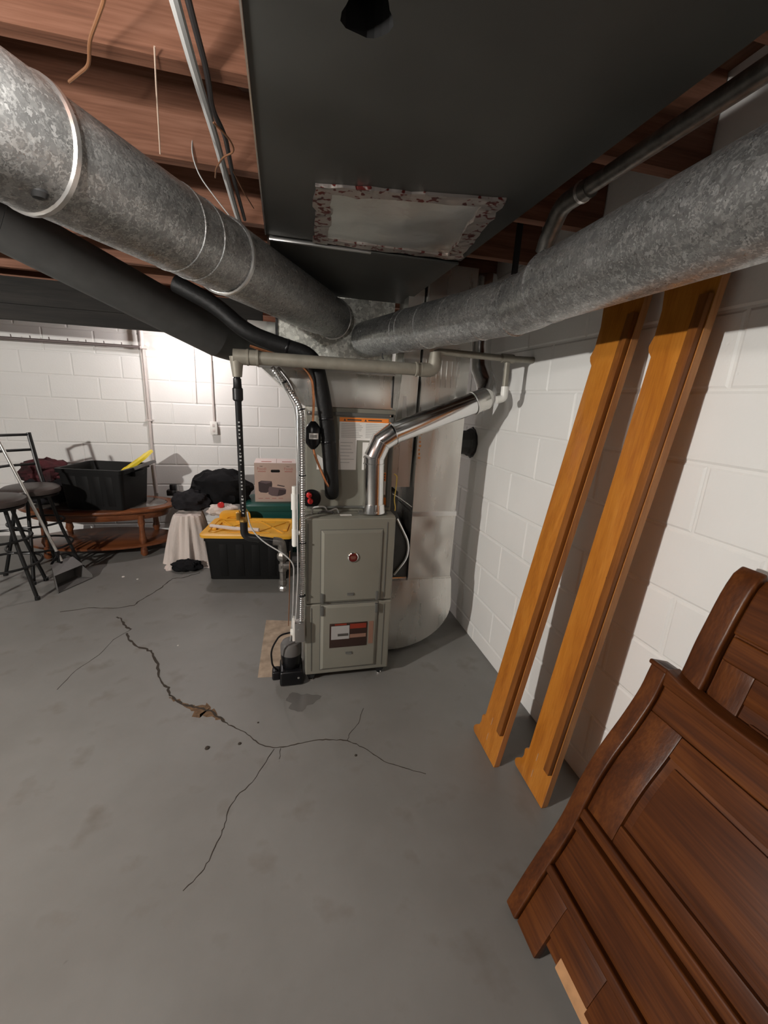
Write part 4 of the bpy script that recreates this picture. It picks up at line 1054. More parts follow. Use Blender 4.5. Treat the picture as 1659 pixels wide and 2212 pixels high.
chain('loose_wire', 'thin wire drooping from a nail onto the left round duct', [(-0.245, 1.545, 2.17), (-0.25, 1.535, 2.12), (-0.235, 1.54, 2.07), (-0.20, 1.55, 2.03), (-0.155, 1.57, 1.985)], 0.0018, 'wire_grey', 'wire', 0.03)
chain('loose_wire', 'short thin wire end hanging by the trunk duct corner', [(-0.135, 1.48, 2.075), (-0.112, 1.58, 2.06), (-0.088, 1.68, 2.055)], 0.0018, 'wire_brown', 'wire', 0.03)

# ------------------------------------------------------------------ leaning bed rails
def bed_rail(label, base, top, w, ground_l):
    """base/top: the near lower / upper corner (low-Y edge) of the front face; w: width towards +Y"""
    t = thing('bed_rail', label, 'bed rail', base, None)
    base, top = Vector(base), Vector(top)
    lax = (top - base).normalized()
    wax = Vector((0, 1, 0)); wax = (wax - lax * wax.dot(lax)).normalized()
    nax = lax.cross(wax)                        # points away from the wall when negative x
    if nax.x > 0: nax = -nax
    L_ = (top - base).length
    def pt(u, l, n): return base + wax * u + lax * l + nax * n
    def outline():
        o = [(0, 0), (w + 0.045, 0.0 + 0.0), (w + 0.056, 0.012), (w + 0.054, 0.028), (w + 0.040, 0.046), (w + 0.022, 0.062), (w + 0.016, 0.085), (w + 0.020, 0.112), (w + 0.014, 0.124), (w, 0.128)]
        up = [(w, L_ - 0.30), (w + 0.014, L_ - 0.285), (w + 0.020, L_ - 0.27), (w + 0.010, L_ - 0.24), (w + 0.012, L_ - 0.17), (w + 0.028, L_ - 0.10), (w + 0.030, L_ - 0.05), (w + 0.016, L_ - 0.012), (w, L_)]
        return o + up + [(0, L_)]
    g0 = outline()
    MB().prism([pt(u, l, 0) for u, l in g0], -nax * 0.024).build('board', 'rail_wood', t, bevel=0.003)
    lw = 0.030
    MB().prism([pt(0.001, 0.16, 0.0005), pt(lw, 0.16, 0.0005), pt(lw, L_ - 0.15, 0.0005), pt(0.001, L_ - 0.15, 0.0005)], nax * 0.018).build('ledger_strip', 'ledger_dark', t, bevel=0.002)  # strip coloured darker than the board face
    MB().prism([pt(-0.0004, 0.01, 0.0), pt(-0.0004, L_ - 0.01, 0.0), pt(-0.0004, L_ - 0.01, -0.024), pt(-0.0004, 0.01, -0.024)], -wax * 0.0016).build('pale_edge_layer', 'ledger_wood', t)  # thin layer that makes the board's near side paler
    for i in range(7):
        l = 0.28 + i * (L_ - 0.6) / 6
        MB().lathe(pt(lw + 0.012, l, 0.001), [(0.0045, -0.001), (0.0045, 0.0008)], 8, nax).build('screw_hole', 'crack', t)
    for l in (0.07, 0.15):
        MB().obox(pt(w * 0.62, l, 0.0008), wax * 0.002, lax * 0.018, nax * 0.0008).build('scratch', 'raw_wood', t)
    return t
bed_rail('orange-brown wooden bed side rail leaning on the wall, closer to the furnace', (0.833, 1.235, 0.0), (1.095, 1.180, 1.90), 0.150, 0)
bed_rail('orange-brown wooden bed side rail leaning on the wall, closer to the headboard', (0.925, 1.035, 0.0), (1.095, 0.945, 1.91), 0.145, 0)

# ------------------------------------------------------------------ sleigh bed headboard and footboard
def along(prof, z):
    for (xa, za), (xb, zb) in zip(prof[:-1], prof[1:]):
        if za <= z <= zb:
            return xa + (xb - xa) * (z - za) / (zb - za)
    return prof[-1][0]
def smooth_prof(ctrl, n):
    """Catmull-Rom through (x,z) control points"""
    out = []
    c = [Vector(p) for p in ctrl]
    c = [c[0] * 2 - c[1]] + c + [c[-1] * 2 - c[-2]]
    for i in range(1, len(c) - 2):
        for k in range(n):
            t = k / n
            p = 0.5 * ((2 * c[i]) + (-c[i - 1] + c[i + 1]) * t + (2 * c[i - 1] - 5 * c[i] + 4 * c[i + 1] - c[i + 2]) * t * t + (-c[i - 1] + 3 * c[i] - 3 * c[i + 1] + c[i + 2]) * t ** 3)
            out.append((p.x, p.y))
    out.append(tuple(c[-2]))
    return out
def slab(prof, s0, s1, y0, y1, front, back):
    """part of the curved board between arc fractions s0..s1, y0..y1; front/back: offset along the outward normal (towards -X/up)"""
    L_ = [0]
    for a, b in zip(prof[:-1], prof[1:]): L_.append(L_[-1] + math.dist(a, b))
    T = L_[-1]
    def at(s):
        d = s * T
        for i in range(len(L_) - 1):
            if L_[i + 1] >= d - 1e-9:
                f = (d - L_[i]) / (L_[i + 1] - L_[i])
                a, b = prof[i], prof[i + 1]
                tx, tz = (b[0] - a[0]), (b[1] - a[1]); l = math.hypot(tx, tz)
                return Vector((a[0] + tx * f, a[1] + tz * f)), Vector((-tz / l, tx / l))
        return Vector(prof[-1]), Vector((-1, 0))
    n = max(2, int((s1 - s0) * 40))
    fr = []; bk = []
    for i in range(n + 1):
        s = s0 + (s1 - s0) * i / n
        p, nn = at(s)
        fr.append(p + nn * front); bk.append(p + nn * back)
    poly = fr + bk[::-1]
    return MB().prism([(p.x, y0, p.y) for p in poly], (0, y1 - y0, 0))
HP = smooth_prof([(0.648, 0.006), (0.705, 0.139), (0.762, 0.262), (0.790, 0.333), (0.822, 0.444), (0.862, 0.542), (0.913, 0.635), (0.953, 0.72), (0.968, 0.775), (0.978, 0.812)], 5)
hd = thing('sleigh_headboard', 'red-brown curved sleigh bed headboard leaning in front, with moulded panels', 'headboard', (0.65, 0.0, 0))
YE = 0.782; YO = -0.95
slab(HP, 0.0, 1.0, YE - 0.048, YE, 0.014, -0.030).build('stile', 'bed_wood_up', hd, bevel=0.006, bseg=3)
slab(HP, 0.0, 1.0, YO, YO + 0.048, 0.014, -0.030).build('stile', 'bed_wood_up', hd, bevel=0.006, bseg=3)
slab(HP, 0.985, 1.0, YE - 0.056, YE + 0.005, 0.020, -0.045).build('stile_cap', 'bed_wood', hd, bevel=0.006, bseg=3)
slab(HP, 0.06, 0.94, YO + 0.05, YE - 0.05, -0.008, -0.026).build('backing_panel', 'bed_wood', hd)
slab(HP, 0.86, 0.965, YO + 0.05, YE - 0.05, 0.006, -0.024).build('top_rail', 'bed_wood', hd, bevel=0.006, bseg=3)
# crest strip dipping away from the ear
crest = []
for i in range(9):
    t = i / 8
    y = YE - 0.05 - 0.20 * t
    crest.append((y, 0.79 + 0.022 * (1 - t) ** 2.5))
cx = along(HP, 0.785)
m = MB()
poly = [(cx - 0.018, y, z + 0.008) for y, z in crest] + [(cx - 0.018, YO + 0.05, 0.798), (cx - 0.018, YO + 0.05, 0.772)] + [(cx - 0.018, y, 0.772) for y, z in crest[::-1]]
m.prism(poly, (0.045, 0, 0)).build('crest_rail', 'bed_wood', hd, bevel=0.006, bseg=3)
slab(HP, 0.44, 0.475, YO + 0.05, YE - 0.046, 0.012, -0.020).build('moulding', 'bed_wood', hd, bevel=0.006, bseg=3)
slab(HP, 0.40, 0.428, YO + 0.05, YE - 0.046, 0.018, -0.020).build('moulding', 'bed_wood', hd, bevel=0.007, bseg=3)
slab(HP, 0.215, 0.245, YO + 0.05, YE - 0.046, 0.016, -0.020).build('moulding', 'bed_wood', hd, bevel=0.007, bseg=3)
slab(HP, 0.25, 0.395, YO + 0.05, YE - 0.05, 0.002, -0.020).build('lower_panel', 'bed_wood', hd, bevel=0.003)
# framed upper panels
slab(HP, 0.48, 0.86, 0.64, YE - 0.05, 0.004, -0.016).build('panel_stile', 'bed_wood_up', hd, bevel=0.004)
slab(HP, 0.48, 0.86, -0.02, 0.05, 0.004, -0.016).build('panel_stile', 'bed_wood_up', hd, bevel=0.004)
slab(HP, 0.79, 0.858, 0.05, 0.64, 0.004, -0.016).build('panel_rail', 'bed_wood', hd, bevel=0.004)
slab(HP, 0.48, 0.54, 0.05, 0.64, 0.004, -0.016).build('panel_rail', 'bed_wood', hd, bevel=0.004)
slab(HP, 0.555, 0.775, 0.07, 0.62, -0.001, -0.016).build('raised_panel', 'bed_wood', hd, bevel=0.004)
slab(HP, 0.48, 0.86, YO + 0.05, -0.02, 0.003, -0.016).build('raised_panel', 'bed_wood', hd, bevel=0.004)
# skirt with a solid foot, a notch, and a chipped raw edge
slab(HP, 0.0, 0.21, 0.645, YE - 0.05, 0.004, -0.020).build('skirt_foot', 'bed_wood', hd, bevel=0.003)
slab(HP, 0.10, 0.21, 0.50, 0.645, 0.004, -0.020).build('skirt', 'bed_wood', hd, bevel=0.003)
slab(HP, 0.085, 0.21, YO + 0.05, 0.50, 0.004, -0.020).build('skirt', 'bed_wood', hd, bevel=0.003)
slab(HP, 0.055, 0.10, 0.30, 0.60, -0.002, -0.016).build('chipped_edge', 'raw_wood', hd, bevel=0.004)

FP_ = smooth_prof([(0.905, 0.004), (0.925, 0.2), (0.945, 0.40), (0.960, 0.58), (0.970, 0.693), (0.984, 0.76), (1.002, 0.83), (1.016, 0.90), (1.034, 0.965), (1.053, 1.03), (1.076, 1.083), (1.098, 1.100)], 4)
fo = thing('sleigh_footboard', 'red-brown curved sleigh bed board standing behind the headboard against the wall', 'footboard', (0.95, 0.0, 0))
YE2 = 0.722
slab(FP_, 0.0, 1.0, YE2 - 0.060, YE2, 0.010, -0.030).build('stile', 'bed_wood_up', fo, bevel=0.008, bseg=3)
slab(FP_, 0.0, 1.0, YO, YO + 0.06, 0.010, -0.030).build('stile', 'bed_wood_up', fo, bevel=0.008, bseg=3)
slab(FP_, 0.05, 0.985, YO + 0.06, YE2 - 0.062, -0.010, -0.028).build('backing_panel', 'bed_wood', fo)
slab(FP_, 0.86, 0.99, YO + 0.06, YE2 - 0.062, 0.002, -0.026).build('top_rail', 'bed_wood', fo, bevel=0.006, bseg=3)
slab(FP_, 0.80, 0.855, YO + 0.06, YE2 - 0.066, 0.001, -0.026).build('moulding', 'bed_wood', fo, bevel=0.005, bseg=3)
slab(FP_, 0.30, 0.80, YE2 - 0.14, YE2 - 0.068, -0.002, -0.026).build('panel_stile', 'bed_wood_up', fo, bevel=0.004)
slab(FP_, 0.74, 0.80, YO + 0.06, YE2 - 0.14, -0.002, -0.026).build('panel_rail', 'bed_wood', fo, bevel=0.004)
slab(FP_, 0.30, 0.715, YO + 0.1, YE2 - 0.165, -0.004, -0.026).build('raised_panel', 'bed_wood', fo, bevel=0.006)
slab(FP_, 0.05, 0.30, YO + 0.06, YE2 - 0.068, 0.000, -0.026).build('skirt', 'bed_wood', fo, bevel=0.004)

# ------------------------------------------------------------------ storage totes
def rrect(hx, hy, r, n=5):
    out = []
    for cx_, cy_, a0 in ((hx - r, hy - r, 0), (-hx + r, hy - r, PI / 2), (-hx + r, -hy + r, PI), (hx - r, -hy + r, 1.5 * PI)):
        for i in range(n + 1):
            t = a0 + PI / 2 * i / n
            out.append((cx_ + r * math.cos(t), cy_ + r * math.sin(t)))
    return out
def loops(m, ls):
    """skin stacked loops [(pts2d, z)...]"""
    n = len(ls[0][0]); vs = []; fs = []
    for p, z in ls:
        vs += [(x, y, z) for x, y in p]
    for i in range(len(ls) - 1):
        for j in range(n):
            k = (j + 1) % n
            fs.append((i * n + j, i * n + k, (i + 1) * n + k, (i + 1) * n + j))
    fs.append(tuple(range(n))[::-1]); fs.append(tuple(range((len(ls) - 1) * n, len(ls) * n)))
    m.add(vs, fs)
    return m
def xform(o, x, y, z, rz):
    o.matrix_basis = Matrix.Translation((x, y, z)) @ Matrix.Rotation(rz, 4, 'Z')
def local(name, m, mat, parent, smooth=True, bevel=0.0):
    o = bpy.data.objects.new(name, m.mesh(name, mat, smooth, bevel)); COL.objects.link(o); o.parent = parent
    return o
def tote_body(t, hx, hy, h, open_=False, mat='black_bin'):
    kx, ky = hx * 0.90, hy * 0.88
    if open_:
        ls = [(rrect(kx, ky, 0.03), 0.0), (rrect(hx * 0.985, hy * 0.985, 0.035), h - 0.035), (rrect(hx + 0.012, hy + 0.012, 0.04), h - 0.033), (rrect(hx + 0.014, hy + 0.014, 0.04), h),
              (rrect(hx - 0.012, hy - 0.012, 0.035), h), (rrect(hx - 0.022, hy - 0.022, 0.035), h - 0.04), (rrect(kx - 0.015, ky - 0.015, 0.03), 0.012)]
    else:
        ls = [(rrect(kx, ky, 0.03), 0.0), (rrect(hx * 0.975, hy * 0.975, 0.035), h - 0.04), (rrect(hx, hy, 0.04), h - 0.038), (rrect(hx, hy, 0.04), h)]
    b = local('body', loops(MB(), ls), mat, t)
    return b
def ribs(t, hx, hy, h, mat='black_bin'):
    for x in (-0.62, -0.2, 0.2, 0.62):
        m = MB(); X = x * hx * 0.9; w = 0.03
        m.add([(X - w, -hy * 0.885 - 0.004, 0.03), (X + w, -hy * 0.885 - 0.004, 0.03), (X + w, -hy * 0.965 - 0.004, h - 0.06), (X - w, -hy * 0.965 - 0.004, h - 0.06),
               (X - w, -hy * 0.885 + 0.01, 0.03), (X + w, -hy * 0.885 + 0.01, 0.03), (X + w, -hy * 0.965 + 0.01, h - 0.06), (X - w, -hy * 0.965 + 0.01, h - 0.06)],
              [(0, 1, 2, 3), (4, 7, 6, 5), (0, 4, 5, 1), (1, 5, 6, 2), (2, 6, 7, 3), (3, 7, 4, 0)])
        local('rib', m, mat, t, bevel=0.003)
    for sx in (-1, 1):
        m = MB().box(sx * (hx + 0.012) - 0.022, sx * (hx + 0.012) + 0.022, -0.075, 0.075, h - 0.075, h - 0.03)
        local('handle', m, mat, t, bevel=0.008)
def lid_mesh(hx, hy):
    m = MB()
    loops(m, [(rrect(hx + 0.022, hy + 0.022, 0.05), 0.0), (rrect(hx + 0.024, hy + 0.024, 0.05), 0.022), (rrect(hx + 0.008, hy + 0.008, 0.045), 0.030), (rrect(hx - 0.028, hy - 0.028, 0.04), 0.030), (rrect(hx - 0.036, hy - 0.036, 0.04), 0.018)])
    return m
def lid_parts(lid, hx, hy, mat):
    def bar(a, b, w, z0=0.018, z1=0.025):
        a, b = Vector(a), Vector(b); d = b - a; n = Vector((-d.y, d.x)).normalized() * w / 2
        m = MB().prism([(*(a + n), z0), (*(a - n), z0), (*(b - n), z0), (*(b + n), z0)], (0, 0, z1 - z0))
        local('lid_rib', m, mat, lid, bevel=0.002)
    a, c = hx - 0.06, hy - 0.06
    for sx in (-1, 1):
        bar((sx * a, -c), (sx * a * 0.15, c), 0.016); bar((sx * a * 0.15, -c), (sx * a, c), 0.016)
    bar((-a * 0.6, -c * 0.9), (a * 0.6, -c * 0.9), 0.012); bar((-a * 0.6, c * 0.9), (a * 0.6, c * 0.9), 0.012)
    for sx in (-1, 1):
        m = MB().box(sx * (hx - 0.055) - 0.016, sx * (hx - 0.055) + 0.016, -0.10, 0.10, 0.018, 0.034)
        local('lid_handle_rib', m, mat, lid, bevel=0.005)

ta = thing('storage_tote', 'black storage tote with a closed yellow lid on the floor behind the furnace', 'tote', (0, 0, 0))
xform(ta, -0.262, 3.455, 0, -0.12)
tote_body(ta, 0.335, 0.225, 0.365); ribs(ta, 0.335, 0.225, 0.365)
ll = local('lid', lid_mesh(0.335, 0.225), 'yellow_plastic', ta); ll.location.z = 0.362
lid_parts(ll, 0.335, 0.225, 'yellow_plastic')

tb = thing('storage_tote', 'dark tote with a teal lid underneath the cardboard box', 'tote', (0, 0, 0))
xform(tb, -0.07, 4.02, 0, -0.03)
tote_body(tb, 0.26, 0.20, 0.42, mat='teal_plastic')
m = MB(); loops(m, [(rrect(0.278, 0.218, 0.05), 0.0), (rrect(0.282, 0.222, 0.05), 0.05), (rrect(0.26, 0.20, 0.045), 0.068), (rrect(0.22, 0.16, 0.04), 0.070)])
l2 = local('lid', m, 'teal_plastic', tb); l2.location.z = 0.418

yl = thing('tote_lid', 'spare yellow tote lid standing upright behind the closed tote', 'lid', (0, 0, 0))
yl.matrix_basis = Matrix.Translation((-0.42, 3.735, 0.245)) @ Matrix.Rotation(math.radians(100), 4, 'X')
local('plate', lid_mesh(0.105, 0.20), 'yellow_plastic', yl)
lid_parts(yl, 0.105, 0.20, 'yellow_plastic')

# coffee table
TXC, TYC, TTZ = -1.60, 4.10, 0.44
ct = thing('coffee_table', 'oval two-tier dark wood coffee table by the back wall', 'coffee table', (TXC, TYC, 0))
def ell(a, b, n=56): return [(a * math.cos(2 * PI * i / n), b * math.sin(2 * PI * i / n)) for i in range(n)]
def oval(name, prof, mat, z):
    o = local(name, loops(MB(), [(ell(0.62 + d, 0.345 + d), zz) for d, zz in prof]), mat, ct)
    o.location.z = z
    return o
oval('apron', [(-0.07, -0.02), (-0.055, 0.0), (-0.05, 0.035), (-0.03, 0.05)], 'table_wood', TTZ - 0.085)
tp = oval('table_top', [(-0.03, 0.0), (0.0, 0.006), (0.006, 0.018), (0.0, 0.030), (-0.02, 0.034), (-0.075, 0.034), (-0.08, 0.030)], 'table_wood', TTZ - 0.036)
oval('glass_inset', [(-0.082, 0.0), (-0.082, 0.006), (-0.085, 0.0075)], 'glass_dark', TTZ - 0.0085)
oval('lower_shelf', [(-0.06, 0.0), (-0.03, 0.006), (-0.028, 0.024), (-0.04, 0.030)], 'table_wood', 0.085)
for sx, sy in ((0.62, 0.62), (-0.62, 0.62), (0.62, -0.62), (-0.62, -0.62)):
    m = MB().lathe((sx * 0.60, sy * 0.335, 0), [(0.020, 0), (0.032, 0.02), (0.030, 0.05), (0.022, 0.085), (0.022, 0.12), (0.034, 0.15), (0.026, 0.19), (0.022, 0.27), (0.030, 0.31), (0.024, 0.345), (0.030, 0.375)], 18)
    local('leg', m, 'table_wood', ct)

# open tote on the table with a lid stuck into it
tc_ = thing('storage_tote', 'open black storage tote standing on the coffee table', 'tote', (0, 0, 0))
xform(tc_, -1.515, 4.045, TTZ + 0.001, -0.20)
tote_body(tc_, 0.262, 0.225, 0.345, True)
ribs(tc_, 0.262, 0.225, 0.345)
yk = thing('tote_lid', 'yellow tote lid sticking up out of the open black tote', 'lid', (0, 0, 0))
yk.matrix_basis = Matrix.Translation((-1.315, 4.105, TTZ + 0.325)) @ Matrix.Rotation(-0.15, 4, 'Z') @ Matrix.Rotation(math.radians(-36), 4, 'Y') @ Matrix.Rotation(math.radians(12), 4, 'X')
local('plate', lid_mesh(0.17, 0.12), 'yellow_shiny', yk)
lid_parts(yk, 0.17, 0.12, 'yellow_shiny')
gk = thing('tote_lid', 'grey lid lying tilted across the open tote under the yellow one', 'lid', (0, 0, 0))
gk.matrix_basis = Matrix.Translation((-1.275, 4.06, TTZ + 0.305)) @ Matrix.Rotation(-0.15, 4, 'Z') @ Matrix.Rotation(math.radians(-24), 4, 'Y')
local('plate', lid_mesh(0.13, 0.10), 'dustpan_grey', gk)

# cardboard box
BX0, BX1, BYF, BYB, BZ0, BZ1 = -0.262, 0.108, 3.885, 4.16, 0.489, 0.850
cb = thing('cardboard_box', 'printed cardboard appliance box with a hand hole on the teal lid', 'box', ((BX0 + BX1) / 2, 4.02, BZ0))
MB().box(BX0, BX1, BYF, BYB, BZ0, BZ1).build('body', 'cardboard', cb, bevel=0.003)
mid = (BX0 + BX1) / 2 + 0.01
MB().box(BX0 + 0.001, mid - 0.002, BYF + 0.001, BYB - 0.001, BZ1, BZ1 + 0.003).build('flap', 'cardboard_top', cb)
MB().box(mid + 0.002, BX1 - 0.001, BYF + 0.001, BYB - 0.001, BZ1, BZ1 + 0.003).build('flap', 'cardboard_top', cb)
for x in (BX0 + 0.06, mid + 0.05):
    MB().box(x, x + 0.09, BYF + 0.05, BYF + 0.10, BZ1 + 0.003, BZ1 + 0.0036).build('flap_print', 'box_print_red', cb)
hh = []
for i in range(20):
    t = 2 * PI * i / 20
    hh.append((BX0 + 0.185 + (0.030 if math.cos(t) > 0 else -0.030) + 0.011 * math.cos(t), BYF - 0.0008, BZ1 - 0.072 + 0.013 * math.sin(t)))
MB().prism(hh, (0, 0.0012, 0)).build('hand_hole_shade', 'hole_shade_black', cb)  # flat black patch, painted darkness of the hole in the box front
for x in (BX0 + 0.065, BX1 - 0.068):
    text_mesh('Foodi', 0.036, 'box_print_red', 'box_lettering', cb, facing((x, BYF - 0.0006, BZ1 - 0.052), (1, 0, 0), (0, 0, 1)))
    text_mesh('Ninja', 0.012, 'box_print_dark', 'box_lettering', cb, facing((x - 0.005, BYF - 0.0006, BZ1 - 0.028), (1, 0, 0), (0, 0, 1)))
    MB().box(x - 0.035, x + 0.035, BYF - 0.0006, BYF + 0.0004, BZ1 - 0.080, BZ1 - 0.073).build('box_print', 'box_print_red', cb)
def flat(pts, mat, name='product_picture', y=0.0008):
    MB().prism([(BX0 + u, BYF - y, BZ0 + v) for u, v in pts], (0, 0.0008, 0)).build(name, mat, cb)
flat([(0.035, 0.105), (0.05, 0.09), (0.10, 0.085), (0.135, 0.10), (0.150, 0.115), (0.155, 0.17), (0.15, 0.195), (0.06, 0.20), (0.032, 0.185)], 'box_print_dark')
flat([(0.045, 0.185), (0.06, 0.197), (0.145, 0.193), (0.14, 0.18), (0.10, 0.172)], 'box_print_mid', y=0.0014)
flat([(0.12, 0.075), (0.15, 0.058), (0.20, 0.052), (0.245, 0.062), (0.275, 0.075), (0.28, 0.115), (0.265, 0.128), (0.20, 0.135), (0.13, 0.145), (0.12, 0.12)], 'box_print_mid', y=0.0018)
flat([(0.20, 0.06), (0.245, 0.064), (0.275, 0.08), (0.277, 0.11), (0.215, 0.118)], 'box_print_dark', y=0.0024)
flat([(0.195, 0.155), (0.26, 0.142), (0.27, 0.149), (0.205, 0.163)], 'box_print_dark')
for i in range(4):
    flat([(0.03 + i * 0.06, 0.030), (0.07 + i * 0.06, 0.030), (0.07 + i * 0.06, 0.036), (0.03 + i * 0.06, 0.036)], 'box_print_red', 'box_print')

# ------------------------------------------------------------------ soft things
def lump(name, label, cat, c, r, seed, folds, mat, nu=44, nv=22, flatten=0.0, squash=1.0):
    vs = []; fs = []
    for j in range(nv + 1):
        ph = PI * j / nv
        for i in range(nu):
            th = 2 * PI * i / nu
            d = Vector((math.sin(ph) * math.cos(th), math.sin(ph) * math.sin(th), math.cos(ph)))
            k = 1 + folds * (noise.noise(d * 2.1 + Vector((seed, 0, 0))) + 0.6 * noise.noise(d * 5 + Vector((0, seed, 0)))) 
            k += folds * 0.35 * math.sin(9 * noise.noise(d * 1.6 + Vector((seed, seed, 0))))
            p = Vector((d.x * r[0] * k, d.y * r[1] * k, d.z * r[2] * k))
            z = c[2] + p.z
            vs.append((c[0] + p.x, c[1] + p.y, max(z, flatten + 0.0006 * j)))
    for j in range(nv):
        for i in range(nu):
            k = (i + 1) % nu
            fs.append((j * nu + i, (j + 1) * nu + i, (j + 1) * nu + k, j * nu + k))
    o = MB().add(vs, fs).build(name, mat, None, smooth=True)
    return tag(o, label, cat)
# white blanket draped over a heap, down to the floor
def drape(name, label, x0, x1, y0, y1, ztop, mat, seed):
    n = 36; vs = []; fs = []
    for j in range(n + 1):
        for i in range(n + 1):
            u, v = i / n * 2 - 1, j / n * 2 - 1
            rr = max(abs(u), abs(v)); rad = (abs(u) ** 3 + abs(v) ** 3) ** (1 / 3)
            ang = math.atan2(v, u)
            fall = max(0, (rad - 0.55) / 0.45)
            z = ztop * (1 - min(1, fall) ** 1.4) + 0.02 * noise.noise((u * 3 + seed, v * 3, 1)) * (1 if fall < 1 else 0)
            spread = 1 + 0.10 * math.sin(9 * ang + seed) * min(1, fall) + 0.05 * math.sin(17 * ang)
            x = (x0 + x1) / 2 + u * (x1 - x0) / 2 * spread; y = (y0 + y1) / 2 + v * (y1 - y0) / 2 * spread
            vs.append((x, y, max(z, 0.003)))
    w = n + 1
    for j in range(n):
        for i in range(n):
            a = j * w + i; fs.append((a, a + 1, a + w + 1, a + w))
    m = MB().add(vs, fs)
    m.add([(x, y, max(z - 0.008, 0.0005)) for x, y, z in vs], [f[::-1] for f in fs])
    return tag(m.build(name, mat, None, smooth=True), label, 'blanket')
drape('blanket', 'off-white blanket draped to the floor left of the yellow lidded tote', -1.00, -0.625, 3.53, 3.98, 0.43, 'cloth_white', 2.0)
lump('backpack', 'black cloth bag heaped on the white blanket', 'bag', (-0.58, 4.03, 0.57), (0.27, 0.17, 0.19), 3.1, 0.16, 'cloth_black', flatten=0.44)
lump('jacket', 'dark grey jacket bundled at the left of the black bag', 'clothing', (-0.80, 3.86, 0.50), (0.16, 0.12, 0.10), 8.4, 0.20, 'cloth_dark', flatten=0.435)
lump('cloth_bundle', 'pale crumpled cloth bundled behind the yellow lidded tote', 'clothing', (-0.53, 3.80, 0.435), (0.13, 0.07, 0.055), 5.5, 0.2, 'cloth_white', flatten=0.38)
lump('rag', 'black rag lying at the foot of the white blanket', 'rag', (-0.80, 3.50, 0.035), (0.12, 0.06, 0.055), 1.7, 0.22, 'cloth_black', flatten=0.001)
ch = thing('bottle_cap', 'small red cap lying on the pale cloth bundle', 'cap', (-0.545, 3.77, 0.48))
MB().lathe((-0.545, 3.765, 0.492), [(0.026, -0.02), (0.028, 0.0), (0.026, 0.028), (0.020, 0.034), (0.002, 0.035)], 18, (0.3, -0.9, 0.3)).build('cap', 'red_plastic', ch, smooth=True)
tag(MB().tube([(-0.585, 3.44, 0.405), (-0.40, 3.36, 0.402), (-0.20, 3.30, 0.403)], [0.014, 0.015, 0.016], 10).build('plastic_wrap', 'cloth_white', None, smooth=True), 'rolled white plastic lying across the yellow tote lid', 'wrap')
lump('plaid_jacket', 'dark red plaid jacket piled on the coffee table beside the open tote', 'clothing', (-2.03, 4.17, 0.70), (0.18, 0.16, 0.115), 2.7, 0.2, 'cloth_plaid', flatten=0.60)
lump('jacket', 'dark jacket under the red plaid one on the coffee table', 'clothing', (-2.0, 4.13, 0.545), (0.22, 0.17, 0.13), 6.2, 0.15, 'cloth_dark', flatten=TTZ + 0.002)

# ------------------------------------------------------------------ bar stools
def bar_stool(label, x, y, rz, seat_z, back):
    t = thing('bar_stool', label, 'stool', (0, 0, 0))
    xform(t, x, y, 0, rz)
    local('seat', MB().lathe((0, 0, seat_z - 0.055), [(0.150, 0), (0.178, 0.006), (0.182, 0.022), (0.178, 0.040), (0.160, 0.052), (0.10, 0.058), (0.002, 0.060)], 36), 'stool_vinyl', t)
    local('seat_ring', MB().lathe((0, 0, seat_z - 0.075), [(0.14, 0), (0.165, 0.002), (0.168, 0.018), (0.14, 0.020)], 36), 'stool_metal', t)
    for k in range(4):
        a = PI / 4 + k * PI / 2
        d = Vector((math.cos(a), math.sin(a), 0))
        local('leg', MB().tube([d * 0.10 + Vector((0, 0, seat_z - 0.07)), d * 0.155 + Vector((0, 0, seat_z * 0.5)), d * 0.245 + Vector((0, 0, 0.012))], 0.012, 10), 'stool_metal', t)
        local('foot_cap', MB().lathe((d.x * 0.247, d.y * 0.247, 0), [(0.016, 0), (0.016, 0.022), (0.012, 0.026)], 10), 'stool_metal', t)
    for z, r in ((0.235, 0.205), (0.42, 0.172)):
        pts = [(r * math.cos(2 * PI * i / 32), r * math.sin(2 * PI * i / 32), z) for i in range(32)]
        local('foot_ring', MB().tube(pts, 0.0085, 8, closed=True), 'stool_metal', t)
    if back:
        for s_ in (-1, 1):
            local('back_post', MB().tube([(s_ * 0.15, 0.10, seat_z - 0.05), (s_ * 0.165, 0.17, seat_z + 0.08), (s_ * 0.165, 0.225, seat_z + 0.37)], 0.012, 10, sx=1.3), 'stool_metal', t)
        for dz, yy in ((0.355, 0.222), (0.24, 0.203), (0.13, 0.182)):
            local('back_rail', MB().tube([(-0.165, yy, seat_z + dz), (0, yy + 0.035, seat_z + dz), (0.165, yy, seat_z + dz)], 0.010, 8), 'stool_metal', t)
    return t
bar_stool('backless black metal bar stool with brown vinyl seat by the dustpan handle', -1.890, 3.20, 0.30, 0.705, False)
bar_stool('black metal bar stool with a ladder back behind the backless one', -1.86, 3.59, 0.95, 0.70, True)

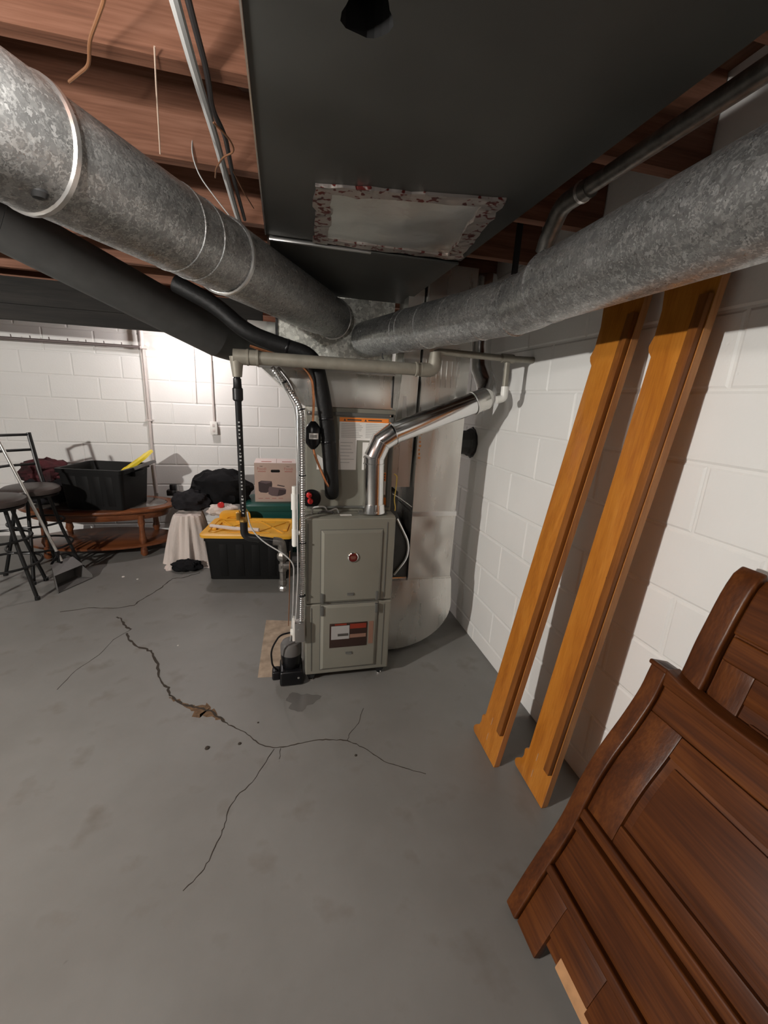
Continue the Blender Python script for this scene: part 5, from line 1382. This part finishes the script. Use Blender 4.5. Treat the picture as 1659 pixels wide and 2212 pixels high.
# ------------------------------------------------------------------ lobby dustpan
dp = thing('dustpan', 'grey upright dustpan with a long metal handle leaning by the stools', 'dustpan', (-1.53, 3.28, 0))
A, B, C_, D_ = Vector((-1.585, 3.165, 0.003)), Vector((-1.46, 3.42, 0.003)), Vector((-1.60, 3.46, 0.003)), Vector((-1.665, 3.30, 0.003))
h = Vector((0, 0, 1))
def wallp(p, q, hp, hq, th=0.004):
    d = (q - p); n = Vector((-d.y, d.x, 0)).normalized() * th
    return MB().add([p, q, q + h * hq, p + h * hp, p + n, q + n, q + n + h * hq, p + n + h * hp], [(0, 1, 2, 3), (4, 7, 6, 5), (0, 4, 5, 1), (1, 5, 6, 2), (2, 6, 7, 3), (3, 7, 4, 0)])
MB().prism([A, B, C_, D_], h * 0.005).build('pan_floor', 'dustpan_grey', dp)
wallp(B, C_, 0.03, 0.17).build('side_wall', 'dustpan_grey', dp)
wallp(D_, A, 0.17, 0.03).build('side_wall', 'dustpan_grey', dp)
wallp(C_, D_, 0.17, 0.17).build('back_wall', 'dustpan_grey', dp)
MB().add([C_ + h * 0.17, D_ + h * 0.17, D_.lerp(A, 0.55) + h * 0.105, C_.lerp(B, 0.55) + h * 0.105, C_ + h * 0.174, D_ + h * 0.174, D_.lerp(A, 0.55) + h * 0.109, C_.lerp(B, 0.55) + h * 0.109],
         [(0, 1, 2, 3), (4, 7, 6, 5), (0, 4, 5, 1), (1, 5, 6, 2), (2, 6, 7, 3), (3, 7, 4, 0)]).build('hood', 'dustpan_grey', dp)
hb0 = Vector((-1.625, 3.36, 0.175))
MB().tube([hb0 - Vector((0.01, 0, 0.02)), hb0.lerp(Vector((-1.895, 3.40, 1.035)), 0.09)], 0.016, 12).build('handle_socket', 'black_plastic', dp, smooth=True)
MB().tube([hb0, Vector((-1.905, 3.405, 1.06))], 0.0105, 12).build('handle', 'handle_metal', dp, smooth=True)
MB().tube(fillet([D_ + h * 0.17, D_.lerp(C_, 0.3) + h * 0.215, D_.lerp(C_, 0.75) + h * 0.215, C_ + h * 0.17], 0.04), 0.008, 8).build('bail', 'black_plastic', dp, smooth=True)
